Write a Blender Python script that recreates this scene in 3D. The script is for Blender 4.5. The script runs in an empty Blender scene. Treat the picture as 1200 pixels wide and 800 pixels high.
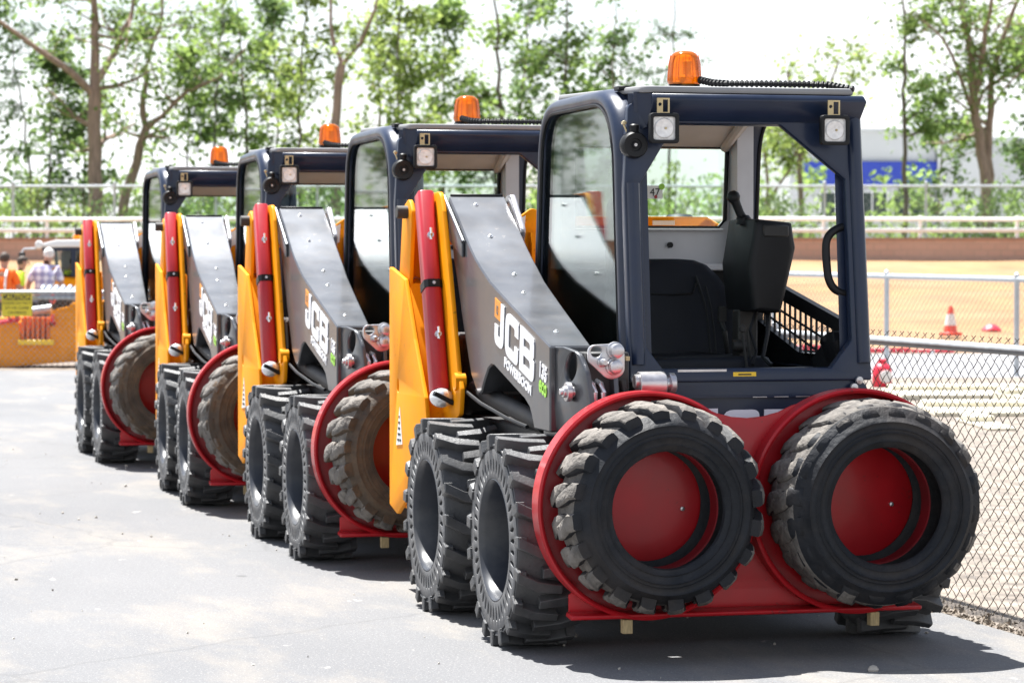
import bpy, bmesh, math, random
from mathutils import Vector, Matrix, Euler
R_ = math.radians
PI = math.pi
SC = bpy.context.scene
COL = SC.collection
random.seed(7)

# ------------------------------------------------------------------ camera, world, sun, exposure
CX, CY, CZ, TH = -3.6078, -10.8521, 1.4487, 0.2562
FPX, PITCH = 3531.8, 0.0281            # focal length in photo pixels, downward tilt
HZ = 400 - PITCH * FPX                  # photo row of the horizon
cam = bpy.data.cameras.new('camera')
cam.sensor_width = 36.0
cam.lens = FPX / 1200 * 36
cam.clip_end = 3000
cam.dof.use_dof = True
cam.dof.focus_distance = 10.7
cam.dof.aperture_fstop = 7.5
co = bpy.data.objects.new('camera', cam)
COL.objects.link(co)
co.location = (CX, CY, CZ)
co.rotation_euler = (PI / 2 - PITCH, 0, -TH)
SC.camera = co

HX, HY = 0.14, -0.38                       # ground shadow offset per metre of height
SUN_DIR = Vector((-HX, -HY, 1)).normalized()
ELEV = math.asin(SUN_DIR.z)
AZ = math.atan2(SUN_DIR.x, SUN_DIR.y)
sl = bpy.data.lights.new('sun', 'SUN')
sl.energy = 5.0
sl.angle = R_(0.5)
sl.color = (1, 0.985, 0.95)
so = bpy.data.objects.new('sun', sl)
COL.objects.link(so)
so.rotation_euler = (-SUN_DIR).to_track_quat('-Z', 'Y').to_euler()
so.location = (0, 0, 30)

W = bpy.data.worlds.new('World')
SC.world = W
W.use_nodes = True
nt = W.node_tree
bg = nt.nodes['Background']
sky = nt.nodes.new('ShaderNodeTexSky')
sky.sky_type = 'NISHITA'
sky.sun_disc = False
sky.sun_elevation = ELEV
sky.sun_rotation = AZ
sky.air_density = 1.0
sky.dust_density = 1.0
tc = nt.nodes.new('ShaderNodeTexCoord')
mp = nt.nodes.new('ShaderNodeMapping')
mp.inputs['Scale'].default_value = (1, 1, 2.6)
nz = nt.nodes.new('ShaderNodeTexNoise')
nz.inputs['Scale'].default_value = 2.6
nz.inputs['Detail'].default_value = 7
nz.inputs['Roughness'].default_value = 0.55
cr = nt.nodes.new('ShaderNodeValToRGB')
cr.color_ramp.elements[0].position = 0.34
cr.color_ramp.elements[1].position = 0.56
mx = nt.nodes.new('ShaderNodeMix')
mx.data_type = 'RGBA'
mx.inputs['B'].default_value = (9.0, 9.2, 9.4, 1)
L = nt.links.new
L(tc.outputs['Generated'], mp.inputs['Vector'])
L(mp.outputs['Vector'], nz.inputs['Vector'])
L(nz.outputs['Fac'], cr.inputs['Fac'])
sx_ = nt.nodes.new('ShaderNodeSeparateXYZ')
L(tc.outputs['Generated'], sx_.inputs['Vector'])
fall = nt.nodes.new('ShaderNodeMapRange')
fall.interpolation_type = 'SMOOTHSTEP'
fall.inputs['From Min'].default_value = 0.12
fall.inputs['From Max'].default_value = 0.75
fall.inputs['To Min'].default_value = 1.0
fall.inputs['To Max'].default_value = 0.22
L(sx_.outputs['Z'], fall.inputs['Value'])
mm_ = nt.nodes.new('ShaderNodeMath')
mm_.operation = 'MULTIPLY'
L(cr.outputs['Color'], mm_.inputs[0])
L(fall.outputs['Result'], mm_.inputs[1])
L(mm_.outputs['Value'], mx.inputs['Factor'])
L(sky.outputs['Color'], mx.inputs['A'])
L(mx.outputs['Result'], bg.inputs['Color'])
bg.inputs['Strength'].default_value = 0.055

SC.view_settings.view_transform = 'Standard'
SC.view_settings.look = 'None'
SC.view_settings.exposure = 1.68
SC.view_settings.gamma = 1
SC.view_settings.use_curve_mapping = False
SC.cycles.max_bounces = 8
SC.cycles.transparent_max_bounces = 24

# ------------------------------------------------------------------ materials
def nodes_of(name):
    m = bpy.data.materials.new(name)
    m.use_nodes = True
    t = m.node_tree
    return m, t, t.nodes['Principled BSDF'], t.links.new

def rgba(c):
    return (c[0], c[1], c[2], 1)

def mat(name, col, rough=0.5, metal=0.0, var=0.12, scale=9.0, bump=0.0, bscale=60.0, dirt=None, dirt_amt=0.35,
        dirt_scale=4.0, coat=0.0, spec=0.5, chips=None, chip_amt=0.7, stretch=None):
    """base colour with mottling, optional dust in noise patches, roughness break-up and fine bump"""
    m, t, p, lk = nodes_of(name)
    N = t.nodes.new
    c = N('ShaderNodeTexCoord')
    out = c.outputs['Object']
    if stretch:
        mp = N('ShaderNodeMapping')
        mp.inputs['Scale'].default_value = stretch
        lk(out, mp.inputs['Vector'])
        out = mp.outputs['Vector']
    n1 = N('ShaderNodeTexNoise')
    n1.inputs['Scale'].default_value = scale
    n1.inputs['Detail'].default_value = 6
    lk(out, n1.inputs['Vector'])
    r1 = N('ShaderNodeMapRange')
    r1.inputs['From Min'].default_value = 0.3
    r1.inputs['From Max'].default_value = 0.7
    r1.inputs['To Min'].default_value = 1 - var
    r1.inputs['To Max'].default_value = 1 + var
    lk(n1.outputs['Fac'], r1.inputs['Value'])
    mul = N('ShaderNodeVectorMath')
    mul.operation = 'SCALE'
    mul.inputs[0].default_value = col[:3]
    lk(r1.outputs['Result'], mul.inputs['Scale'])
    colout = mul.outputs['Vector']
    if dirt:
        n2 = N('ShaderNodeTexNoise')
        n2.inputs['Scale'].default_value = dirt_scale
        n2.inputs['Detail'].default_value = 8
        n2.inputs['Roughness'].default_value = 0.65
        lk(out, n2.inputs['Vector'])
        r2 = N('ShaderNodeMapRange')
        r2.inputs['From Min'].default_value = 0.45
        r2.inputs['From Max'].default_value = 0.75
        r2.inputs['To Max'].default_value = dirt_amt
        lk(n2.outputs['Fac'], r2.inputs['Value'])
        x = N('ShaderNodeMix')
        x.data_type = 'RGBA'
        x.inputs['B'].default_value = rgba(dirt)
        lk(r2.outputs['Result'], x.inputs['Factor'])
        lk(colout, x.inputs['A'])
        colout = x.outputs['Result']
    if chips:
        n4 = N('ShaderNodeTexNoise')
        n4.inputs['Scale'].default_value = 38
        n4.inputs['Detail'].default_value = 3
        n4.inputs['Roughness'].default_value = 0.7
        lk(out, n4.inputs['Vector'])
        n5 = N('ShaderNodeTexNoise')
        n5.inputs['Scale'].default_value = 5
        lk(out, n5.inputs['Vector'])
        ad = N('ShaderNodeMath'); ad.operation = 'MULTIPLY_ADD'; ad.inputs[1].default_value = 0.55
        lk(n5.outputs['Fac'], ad.inputs[0]); lk(n4.outputs['Fac'], ad.inputs[2])
        r5 = N('ShaderNodeMapRange')
        r5.inputs['From Min'].default_value = 0.985
        r5.inputs['From Max'].default_value = 1.03
        r5.inputs['To Max'].default_value = chip_amt
        lk(ad.outputs['Value'], r5.inputs['Value'])
        x4 = N('ShaderNodeMix'); x4.data_type = 'RGBA'
        x4.inputs['B'].default_value = rgba(chips)
        lk(r5.outputs['Result'], x4.inputs['Factor']); lk(colout, x4.inputs['A'])
        colout = x4.outputs['Result']
    lk(colout, p.inputs['Base Color'])
    r3 = N('ShaderNodeMapRange')
    r3.inputs['To Min'].default_value = max(0.02, rough - 0.1)
    r3.inputs['To Max'].default_value = min(1, rough + 0.12)
    lk(n1.outputs['Fac'], r3.inputs['Value'])
    lk(r3.outputs['Result'], p.inputs['Roughness'])
    p.inputs['Metallic'].default_value = metal
    p.inputs['Specular IOR Level'].default_value = spec
    p.inputs['Coat Weight'].default_value = coat
    p.inputs['Coat Roughness'].default_value = 0.12
    if bump:
        n3 = N('ShaderNodeTexNoise')
        n3.inputs['Scale'].default_value = bscale
        n3.inputs['Detail'].default_value = 5
        lk(out, n3.inputs['Vector'])
        b = N('ShaderNodeBump')
        b.inputs['Strength'].default_value = bump
        b.inputs['Distance'].default_value = 0.02
        lk(n3.outputs['Fac'], b.inputs['Height'])
        lk(b.outputs['Normal'], p.inputs['Normal'])
    return m

def glass(name, tint=(0.86, 0.93, 0.9), refl=1.0):
    m, t, p, lk = nodes_of(name)
    t.nodes.remove(p)
    out = t.nodes['Material Output']
    tr = t.nodes.new('ShaderNodeBsdfTransparent')
    tr.inputs['Color'].default_value = rgba(tint)
    gl = t.nodes.new('ShaderNodeBsdfGlossy')
    gl.inputs['Roughness'].default_value = 0.02
    fr = t.nodes.new('ShaderNodeFresnel')
    fr.inputs['IOR'].default_value = 1.5
    mu = t.nodes.new('ShaderNodeMath')
    mu.operation = 'MULTIPLY'
    mu.use_clamp = True
    mu.inputs[1].default_value = 0.8 * refl
    mxs = t.nodes.new('ShaderNodeMixShader')
    lk(fr.outputs['Fac'], mu.inputs[0])
    lk(mu.outputs['Value'], mxs.inputs['Fac'])
    lk(tr.outputs['BSDF'], mxs.inputs[1])
    lk(gl.outputs['BSDF'], mxs.inputs[2])
    lk(mxs.outputs['Shader'], out.inputs['Surface'])
    return m

def leafmat(name, col, trans):
    m, t, p, lk = nodes_of(name)
    t.nodes.remove(p)
    out = t.nodes['Material Output']
    oi = t.nodes.new('ShaderNodeTexCoord')
    n = t.nodes.new('ShaderNodeTexNoise')
    n.inputs['Scale'].default_value = 0.9
    n.inputs['Detail'].default_value = 4
    lk(oi.outputs['Object'], n.inputs['Vector'])
    r = t.nodes.new('ShaderNodeMapRange')
    r.inputs['From Min'].default_value = 0.3
    r.inputs['From Max'].default_value = 0.7
    r.inputs['To Min'].default_value = 0.6
    r.inputs['To Max'].default_value = 1.45
    lk(n.outputs['Fac'], r.inputs['Value'])
    s1 = t.nodes.new('ShaderNodeVectorMath'); s1.operation = 'SCALE'; s1.inputs[0].default_value = col
    s2 = t.nodes.new('ShaderNodeVectorMath'); s2.operation = 'SCALE'; s2.inputs[0].default_value = trans
    lk(r.outputs['Result'], s1.inputs['Scale'])
    lk(r.outputs['Result'], s2.inputs['Scale'])
    d = t.nodes.new('ShaderNodeBsdfDiffuse')
    g = t.nodes.new('ShaderNodeBsdfTranslucent')
    lk(s1.outputs['Vector'], d.inputs['Color'])
    lk(s2.outputs['Vector'], g.inputs['Color'])
    a = t.nodes.new('ShaderNodeAddShader')
    lk(d.outputs['BSDF'], a.inputs[0])
    lk(g.outputs['BSDF'], a.inputs[1])
    lk(a.outputs['Shader'], out.inputs['Surface'])
    return m

M = {}
M['yellow'] = mat('yellow paint', (0.78, 0.275, 0.002), 0.5, var=0.05, dirt=(0.52, 0.20, 0.02), dirt_amt=0.35, coat=0.0, spec=0.12, chips=(0.30, 0.12, 0.02), chip_amt=0.55, bump=0.02, bscale=30)
M['red'] = mat('red paint', (0.40, 0.008, 0.014), 0.34, var=0.08, dirt=(0.20, 0.025, 0.025), dirt_amt=0.35, coat=0.12, spec=0.3, chips=(0.10, 0.02, 0.02), chip_amt=0.6, bump=0.03, bscale=140)
M['redshade'] = mat('shaded red sleeve', (0.15, 0.006, 0.010), 0.55, var=0.25, dirt=(0.05, 0.02, 0.02), dirt_amt=0.5, spec=0.2)  # red darkened to carry the shade inside the tyre hole
M['redbar'] = mat('red powder coat', (0.38, 0.005, 0.016), 0.42, var=0.05, coat=0.2)
M['navy'] = mat('dark blue cab paint', (0.011, 0.0195, 0.045), 0.34, spec=0.3, var=0.1, dirt=(0.10, 0.10, 0.10), dirt_amt=0.12, coat=0.12, bump=0.02, bscale=40)
M['boom'] = mat('charcoal boom paint', (0.078, 0.083, 0.093), 0.40, metal=0.65, var=0.2, scale=5, dirt=(0.13, 0.115, 0.10), dirt_amt=0.3, dirt_scale=9, coat=0.35, chips=(0.20, 0.19, 0.18), chip_amt=0.5)
M['black'] = mat('black plastic', (0.007, 0.0075, 0.009), 0.5, spec=0.28, var=0.2, bump=0.05, bscale=220)
M['seat'] = mat('black vinyl', (0.008, 0.010, 0.016), 0.55, spec=0.25, var=0.15, bump=0.06, bscale=300)
M['chassis'] = mat('dirty black steel', (0.016, 0.016, 0.017), 0.6, var=0.3, dirt=(0.1, 0.08, 0.06), dirt_amt=0.3)
M['grey'] = mat('light grey trim', (0.52, 0.52, 0.55), 0.6, var=0.06, bump=0.03, bscale=200)
M['liner'] = mat('warm grey roof liner', (0.45, 0.41, 0.39), 0.85, var=0.06)
M['steel'] = mat('bare steel', (0.50, 0.49, 0.50), 0.33, metal=0.8, var=0.15, scale=20, dirt=(0.3, 0.25, 0.2), dirt_amt=0.2)
M['zinc'] = mat('zinc yellow passivate', (0.42, 0.34, 0.20), 0.35, metal=0.8, var=0.2)
M['white'] = mat('white vinyl lettering', (0.80, 0.80, 0.82), 0.4, var=0.02)
M['lilac'] = mat('white decal on cab', (0.80, 0.78, 0.84), 0.4, var=0.02)
M['green'] = mat('lime green vinyl', (0.30, 0.62, 0.05), 0.4, var=0.02)
M['orangev'] = mat('orange vinyl', (0.80, 0.27, 0.01), 0.4, var=0.02)
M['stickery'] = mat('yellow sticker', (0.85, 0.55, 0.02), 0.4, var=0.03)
M['ink'] = mat('black ink', (0.02, 0.02, 0.02), 0.6, var=0.02)
M['paper'] = mat('paper', (0.8, 0.8, 0.78), 0.8, var=0.02)
M['rubber'] = mat('loader tyre rubber', (0.050, 0.051, 0.054), 0.5, var=0.25, scale=14, bump=0.12, bscale=70, dirt=(0.13, 0.12, 0.11), dirt_amt=0.30, dirt_scale=6)
M['rubberside'] = mat('tyre sidewall rubber', (0.085, 0.086, 0.09), 0.55, var=0.2, scale=20, bump=0.08, bscale=90, dirt=(0.16, 0.15, 0.14), dirt_amt=0.3)
M['oldrubber'] = mat('used tyre rubber', (0.0125, 0.014, 0.0175), 0.6, spec=0.22, var=0.3, scale=10, bump=0.25, bscale=40, dirt=(0.07, 0.055, 0.045), dirt_amt=0.45, dirt_scale=3.5)
M['dusty'] = mat('dust caked tread', (0.15, 0.135, 0.12), 0.9, var=0.3, scale=22, bump=0.6, bscale=45, dirt=(0.018, 0.018, 0.02), dirt_amt=0.95, dirt_scale=7)
M['rim'] = mat('grey rim paint', (0.030, 0.034, 0.044), 0.34, spec=0.35, var=0.15, dirt=(0.2, 0.19, 0.17), dirt_amt=0.3)
M['rimdark'] = mat('dark rim centre', (0.010, 0.013, 0.022), 0.45, var=0.2)
M['glass'] = glass('cab glass')
M['chrome'] = mat('bright hose sleeve', (0.7, 0.71, 0.73), 0.22, metal=0.6, var=0.08)
M['galv'] = mat('galvanised steel', (0.42, 0.45, 0.48), 0.45, metal=0.35, var=0.12, scale=14)
M['wire'] = mat('weathered fence wire', (0.115, 0.105, 0.096), 0.5, metal=0.3, var=0.3)
M['wirepale'] = mat('pale fence wire', (0.30, 0.27, 0.26), 0.5, metal=0.3, var=0.2)
M['beigecover'] = mat('lamp glass', (0.72, 0.70, 0.68), 0.15, var=0.15, scale=60, coat=0.8)
m, t_, p_, lk_ = nodes_of('amber plastic')
p_.inputs['Base Color'].default_value = (0.85, 0.15, 0.003, 1)
p_.inputs['Roughness'].default_value = 0.18
p_.inputs['Subsurface Weight'].default_value = 0.35
p_.inputs['Subsurface Radius'].default_value = (0.05, 0.02, 0.004)
p_.inputs['Coat Weight'].default_value = 0.6
M['amber'] = m
t_.nodes.remove(p_)
_tr = t_.nodes.new('ShaderNodeBsdfTransparent'); _tr.inputs['Color'].default_value = (1.0, 0.50, 0.06, 1)
_tl = t_.nodes.new('ShaderNodeBsdfTranslucent'); _tl.inputs['Color'].default_value = (1.0, 0.36, 0.008, 1)
_df = t_.nodes.new('ShaderNodeBsdfDiffuse'); _df.inputs['Color'].default_value = (0.95, 0.26, 0.006, 1)
_gl = t_.nodes.new('ShaderNodeBsdfGlossy'); _gl.inputs['Roughness'].default_value = 0.12
_m1 = t_.nodes.new('ShaderNodeMixShader'); _m1.inputs['Fac'].default_value = 0.5
_m2 = t_.nodes.new('ShaderNodeMixShader'); _m2.inputs['Fac'].default_value = 0.52
_m3 = t_.nodes.new('ShaderNodeMixShader')
_fr = t_.nodes.new('ShaderNodeFresnel'); _fr.inputs['IOR'].default_value = 1.45
lk_(_tl.outputs[0], _m1.inputs[1]); lk_(_df.outputs[0], _m1.inputs[2])
lk_(_tr.outputs[0], _m2.inputs[1]); lk_(_m1.outputs[0], _m2.inputs[2])
lk_(_fr.outputs[0], _m3.inputs['Fac']); lk_(_m2.outputs[0], _m3.inputs[1]); lk_(_gl.outputs[0], _m3.inputs[2])
lk_(_m3.outputs[0], t_.nodes['Material Output'].inputs['Surface'])

# ------------------------------------------------------------------ mesh helpers
def put(bm, vs, fs, mi=0):
    bv = [bm.verts.new(v) for v in vs]
    for f in fs:
        try:
            fc = bm.faces.new([bv[i] for i in f])
            fc.material_index = mi
        except ValueError:
            pass
    return bv

def box(bm, x0, x1, y0, y1, z0, z1, mi=0, rot=None):
    vs = [Vector((x, y, z)) for x in (x0, x1) for y in (y0, y1) for z in (z0, z1)]
    if rot is not None:
        c = Vector(((x0 + x1) / 2, (y0 + y1) / 2, (z0 + z1) / 2))
        vs = [c + rot @ (v - c) for v in vs]
    put(bm, vs, [(0, 1, 3, 2), (4, 6, 7, 5), (0, 4, 5, 1), (2, 3, 7, 6), (0, 2, 6, 4), (1, 5, 7, 3)], mi)

def loft(bm, loops, closed=True, cap=True, mi=0):
    n = len(loops[0])
    rows = [[bm.verts.new(v) for v in l] for l in loops]
    for a, b in zip(rows, rows[1:]):
        for i in range(n if closed else n - 1):
            j = (i + 1) % n
            try:
                bm.faces.new((a[i], a[j], b[j], b[i])).material_index = mi
            except ValueError:
                pass
    if cap:
        for r in (rows[0], rows[-1]):
            try:
                bm.faces.new(r).material_index = mi
            except ValueError:
                pass

def tube(bm, pts, r, seg=8, closed=False, mi=0, cap=True):
    pts = [Vector(p) for p in pts]
    n = len(pts)
    rs = r if isinstance(r, (list, tuple)) else [r] * n
    loops = []
    up = Vector((0.137, 0.21, 0.97)).normalized()
    for i, p in enumerate(pts):
        a = pts[(i - 1) % n] if (closed or i > 0) else p
        b = pts[(i + 1) % n] if (closed or i < n - 1) else p
        d = (b - a)
        if d.length < 1e-9:
            d = Vector((0, 0, 1))
        d.normalize()
        s = d.cross(up)
        if s.length < 1e-4:
            s = d.cross(Vector((1, 0, 0)))
        s.normalize()
        u = s.cross(d)
        loops.append([p + (s * math.cos(2 * PI * k / seg) + u * math.sin(2 * PI * k / seg)) * rs[i] for k in range(seg)])
    if closed:
        loops.append(loops[0])
    loft(bm, loops, cap=cap and not closed, mi=mi)

def lathe(bm, prof, n=32, fn=None, mi=0, cap=False, a0=0, a1=2 * PI):
    """prof: (r, h) ; default axis = X (h along x)"""
    if fn is None:
        fn = lambda r, a, h: Vector((h, r * math.cos(a), r * math.sin(a)))
    full = abs(a1 - a0 - 2 * PI) < 1e-6
    loops = [[fn(r, a0 + (a1 - a0) * k / (n if full else n - 1), h) for k in range(n)] for r, h in prof]
    loft(bm, loops, closed=full, cap=cap, mi=mi)

def AY(cx, cz):        # axis along Y
    return lambda r, a, h: Vector((cx + r * math.cos(a), h, cz + r * math.sin(a)))
def AX(cy, cz):
    return lambda r, a, h: Vector((h, cy + r * math.cos(a), cz + r * math.sin(a)))
def AZf(cx, cy):
    return lambda r, a, h: Vector((cx + r * math.cos(a), cy + r * math.sin(a), h))

def plate(bm, outline, holes, w, fn, bevel=0.0, mi=0):
    """flat outline with holes, thickness w, mapped by fn(u, v, w)"""
    cu = bpy.data.curves.new('plate', 'CURVE')
    cu.dimensions = '2D'
    cu.fill_mode = 'BOTH'
    cu.extrude = max(1e-4, w / 2 - bevel)
    cu.bevel_depth = bevel
    cu.bevel_resolution = 1
    cu.offset = -bevel
    for pl in [outline] + list(holes):
        s = cu.splines.new('POLY')
        s.points.add(len(pl) - 1)
        for q, (u, v) in zip(s.points, pl):
            q.co = (u, v, 0, 1)
        s.use_cyclic_u = True
    from_curve(bm, cu, lambda v: fn(v.x, v.y, v.z + w / 2), mi)

def text(bm, body, size, fn, w=0.003, offset=0.0, align='LEFT', mi=0, sx=1.0, res=2):
    cu = bpy.data.curves.new('text', 'FONT')
    cu.body = body
    cu.size = size
    cu.extrude = w / 2
    cu.offset = offset
    cu.align_x = align
    cu.resolution_u = res
    from_curve(bm, cu, lambda v: fn(v.x * sx, v.y, v.z + w / 2), mi)

def from_curve(bm, cu, fn, mi):
    o = bpy.data.objects.new('tmp', cu)
    COL.objects.link(o)
    dg = bpy.context.evaluated_depsgraph_get()
    me = bpy.data.meshes.new_from_object(o.evaluated_get(dg))
    bpy.data.objects.remove(o)
    vs = [fn(v.co) for v in me.vertices]
    put(bm, vs, [tuple(p.vertices) for p in me.polygons], mi)
    bpy.data.meshes.remove(me)
    bpy.data.curves.remove(cu)

def NB():
    return bmesh.new()

def obj(name, bm, mats, parent=None, loc=None, bevel=0.0, smooth=40, weld=True, seg=1):
    if weld:
        bmesh.ops.remove_doubles(bm, verts=bm.verts, dist=1e-5)
        bmesh.ops.recalc_face_normals(bm, faces=bm.faces)
    if bevel:
        es = [e for e in bm.edges if len(e.link_faces) == 2 and e.calc_face_angle(0) > R_(35)]
        bmesh.ops.bevel(bm, geom=es, offset=bevel, segments=seg, affect='EDGES', profile=0.6, clamp_overlap=True)
    me = bpy.data.meshes.new(name)
    bm.to_mesh(me)
    bm.free()
    for q in (mats if isinstance(mats, (list, tuple)) else [mats]):
        me.materials.append(q)
    if smooth:
        for p in me.polygons:
            p.use_smooth = True
        me.set_sharp_from_angle(angle=R_(smooth))
    o = bpy.data.objects.new(name, me)
    COL.objects.link(o)
    if parent:
        o.parent = parent
    if loc:
        o.location = loc
    return o

def share(name, me, parent=None, loc=(0, 0, 0), rot=(0, 0, 0), scale=(1, 1, 1)):
    o = bpy.data.objects.new(name, me)
    COL.objects.link(o)
    o.parent = parent
    o.location = loc
    o.rotation_euler = rot
    o.scale = scale
    return o

def tag(o, label=None, cat=None, group=None, kind=None):
    if label: o['label'] = label
    if cat: o['category'] = cat
    if group: o['group'] = group
    if kind: o['kind'] = kind
    return o

def thing(name, label, cat, loc=(0, 0, 0), rz=0, group=None):
    o = bpy.data.objects.new(name, None)
    o.empty_display_size = 0.2
    COL.objects.link(o)
    o.location = loc
    o.rotation_euler = (0, 0, rz)
    return tag(o, label, cat, group)

def copy_tree(o, parent=None):
    c = o.copy()
    COL.objects.link(c)
    c.parent = parent
    for ch in list(o.children):
        copy_tree(ch, c)
    return c

def S(u, d, z=0.0):  # laid out from the camera: origin below it, axes turned to its heading
    """camera-aligned frame: u metres right of the camera, d metres away along its heading"""
    return Vector((CX + d * math.sin(TH) + u * math.cos(TH), CY + d * math.cos(TH) - u * math.sin(TH), z))

def arc(cx, cy, r, a0, a1, n):
    return [(cx + r * math.cos(R_(a0 + (a1 - a0) * i / (n - 1))), cy + r * math.sin(R_(a0 + (a1 - a0) * i / (n - 1)))) for i in range(n)]

def rpoly(pts, n=6):
    """polygon with rounded corners: pts (x, y, r)"""
    out = []
    k = len(pts)
    for i in range(k):
        p = Vector(pts[i][:2]); a = Vector(pts[i - 1][:2]); b = Vector(pts[(i + 1) % k][:2]); r = pts[i][2]
        if r <= 0:
            out.append(tuple(p)); continue
        da = (a - p).normalized(); db = (b - p).normalized()
        ang = da.angle(db) / 2
        t = min(r / math.tan(ang), (a - p).length * 0.49, (b - p).length * 0.49)
        p0 = p + da * t; p1 = p + db * t
        for j in range(n):
            s = j / (n - 1)
            q = p0 * (1 - s) ** 2 + p * 2 * s * (1 - s) + p1 * s * s
            out.append(tuple(q))
    return out

def circ(cx, cy, r, n=20, ry=None):
    ry = ry or r
    return [(cx + r * math.cos(2 * PI * i / n), cy + ry * math.sin(2 * PI * i / n)) for i in range(n)]

# ------------------------------------------------------------------ ground, asphalt
def ground_h(d):
    if d < 46: return -0.02
    if d < 90:
        s = (d - 46) / 44
        return -0.02 + 1.36 * s
    return 1.34

def sheet(name, us, ds, material, dz=0.0, label=None, wob=0.0):
    bm = NB()
    rows = []
    for d in ds:
        rows.append([bm.verts.new(S(u, d, ground_h(d) + dz + (random.uniform(-wob, wob) if ds[0] < d < ds[-1] else 0))) for u in us])
    for a, b in zip(rows, rows[1:]):
        for i in range(len(us) - 1):
            bm.faces.new((a[i], a[i + 1], b[i + 1], b[i]))
    o = obj(name, bm, material, smooth=60)
    tag(o, label, None, None, 'structure')
    return o

def asphalt_mat():
    m, t, p, lk = nodes_of('sun bleached asphalt')
    N = t.nodes.new
    c = N('ShaderNodeTexCoord')
    def noise(scale, detail, rough=0.5, st=None):
        v = c.outputs['Object']
        if st:
            q = N('ShaderNodeMapping'); q.inputs['Scale'].default_value = st
            q.inputs['Rotation'].default_value = (0, 0, 0.12)
            lk(v, q.inputs['Vector']); v = q.outputs['Vector']
        n = N('ShaderNodeTexNoise'); n.inputs['Scale'].default_value = scale; n.inputs['Detail'].default_value = detail
        n.inputs['Roughness'].default_value = rough
        lk(v, n.inputs['Vector'])
        return n.outputs['Fac']
    def ramp(v, a, b, lo, hi):
        r = N('ShaderNodeMapRange'); r.inputs['From Min'].default_value = a; r.inputs['From Max'].default_value = b
        r.inputs['To Min'].default_value = lo; r.inputs['To Max'].default_value = hi
        lk(v, r.inputs['Value']); return r.outputs['Result']
    def mixc(f, a, b):
        x = N('ShaderNodeMix'); x.data_type = 'RGBA'; lk(f, x.inputs['Factor'])
        for k, v in (('A', a), ('B', b)):
            if isinstance(v, tuple): x.inputs[k].default_value = rgba(v)
            else: lk(v, x.inputs[k])
        return x.outputs['Result']
    big = noise(0.5, 5, 0.6, (1, 0.5, 1))
    base = mixc(ramp(big, 0.3, 0.7, 0, 1), (0.098, 0.099, 0.105), (0.148, 0.148, 0.152))
    fine = noise(55, 3, 0.7)
    base2 = mixc(ramp(fine, 0.35, 0.65, 0, 0.75), base, (0.10, 0.10, 0.103))
    spk = noise(120, 2, 0.5)
    base3 = mixc(ramp(spk, 0.60, 0.72, 0, 0.55), base2, (0.40, 0.39, 0.37))
    sand = noise(1.3, 8, 0.7, (1, 0.35, 1))
    base4 = mixc(ramp(sand, 0.50, 0.72, 0, 0.42), base3, (0.30, 0.255, 0.195))
    st = noise(2.4, 6, 0.7)
    base5 = mixc(ramp(st, 0.66, 0.74, 0, 0.35), base4, (0.075, 0.075, 0.078))
    sp2 = noise(7.5, 3, 0.6, (1, 0.45, 1))
    base6 = mixc(ramp(sp2, 0.70, 0.74, 0, 0.55), base5, (0.42, 0.40, 0.36))
    # hairline cracks
    vo = N('ShaderNodeTexVoronoi'); vo.feature = 'DISTANCE_TO_EDGE'; vo.inputs['Scale'].default_value = 0.42
    wq = N('ShaderNodeTexNoise'); wq.inputs['Scale'].default_value = 2.5; wq.inputs['Detail'].default_value = 5
    wm = N('ShaderNodeMix'); wm.data_type = 'RGBA'; wm.inputs['Factor'].default_value = 0.18
    lk(c.outputs['Object'], wq.inputs['Vector']); lk(c.outputs['Object'], wm.inputs['A']); lk(wq.outputs['Color'], wm.inputs['B'])
    lk(wm.outputs['Result'], vo.inputs['Vector'])
    ck = ramp(vo.outputs['Distance'], 0.0, 0.006, 0.32, 0.0)
    base7 = mixc(ck, base6, (0.06, 0.058, 0.056))
    # rubber marks: faint dark bands running with the row
    tm = noise(1.1, 4, 0.6, (2.2, 0.06, 1))
    base8 = mixc(ramp(tm, 0.58, 0.74, 0, 0.16), base7, (0.075, 0.075, 0.078))
    # oil drips
    od = noise(3.2, 2, 0.4)
    base9 = mixc(ramp(od, 0.735, 0.76, 0, 0.6), base8, (0.05, 0.05, 0.05))
    lk(base9, p.inputs['Base Color'])
    p.inputs['Roughness'].default_value = 0.88
    b = N('ShaderNodeBump'); b.inputs['Strength'].default_value = 0.55; b.inputs['Distance'].default_value = 0.006
    lk(fine, b.inputs['Height'])
    lk(b.outputs['Normal'], p.inputs['Normal'])
    return m

M['asphalt'] = asphalt_mat()
M['gravel'] = mat('pale sandy gravel', (0.165, 0.138, 0.115), 0.95, var=0.5, scale=7, bump=0.6, bscale=25, dirt=(0.25, 0.21, 0.165), dirt_amt=0.7, dirt_scale=2.2)
M['sand'] = mat('orange sand', (0.235, 0.125, 0.050), 0.95, var=0.3, scale=0.7, dirt=(0.28, 0.19, 0.105), dirt_amt=0.8, dirt_scale=0.22, bump=0.5, bscale=1.2)
M['grass'] = mat('rough grass', (0.07, 0.11, 0.03), 0.95, var=0.4, scale=0.6, dirt=(0.2, 0.17, 0.09), dirt_amt=0.5)
M['track'] = mat('grey track', (0.235, 0.235, 0.245), 0.9, var=0.12, scale=0.8, bump=0.2, bscale=30)
US = [-900, -200, -80, -40, -20, -10, -5, 0, 5, 10, 20, 40, 80, 200, 900]
sheet('gravel_ground', US, [-300, -60, -20, 0, 5, 10, 15, 20, 25, 30, 35, 40, 43, 46], M['gravel'], label='pale sandy gravel ground around the asphalt')
usf = [-900, -200, -80] + [i * 3 for i in range(-16, 17)] + [80, 200, 900]
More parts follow.
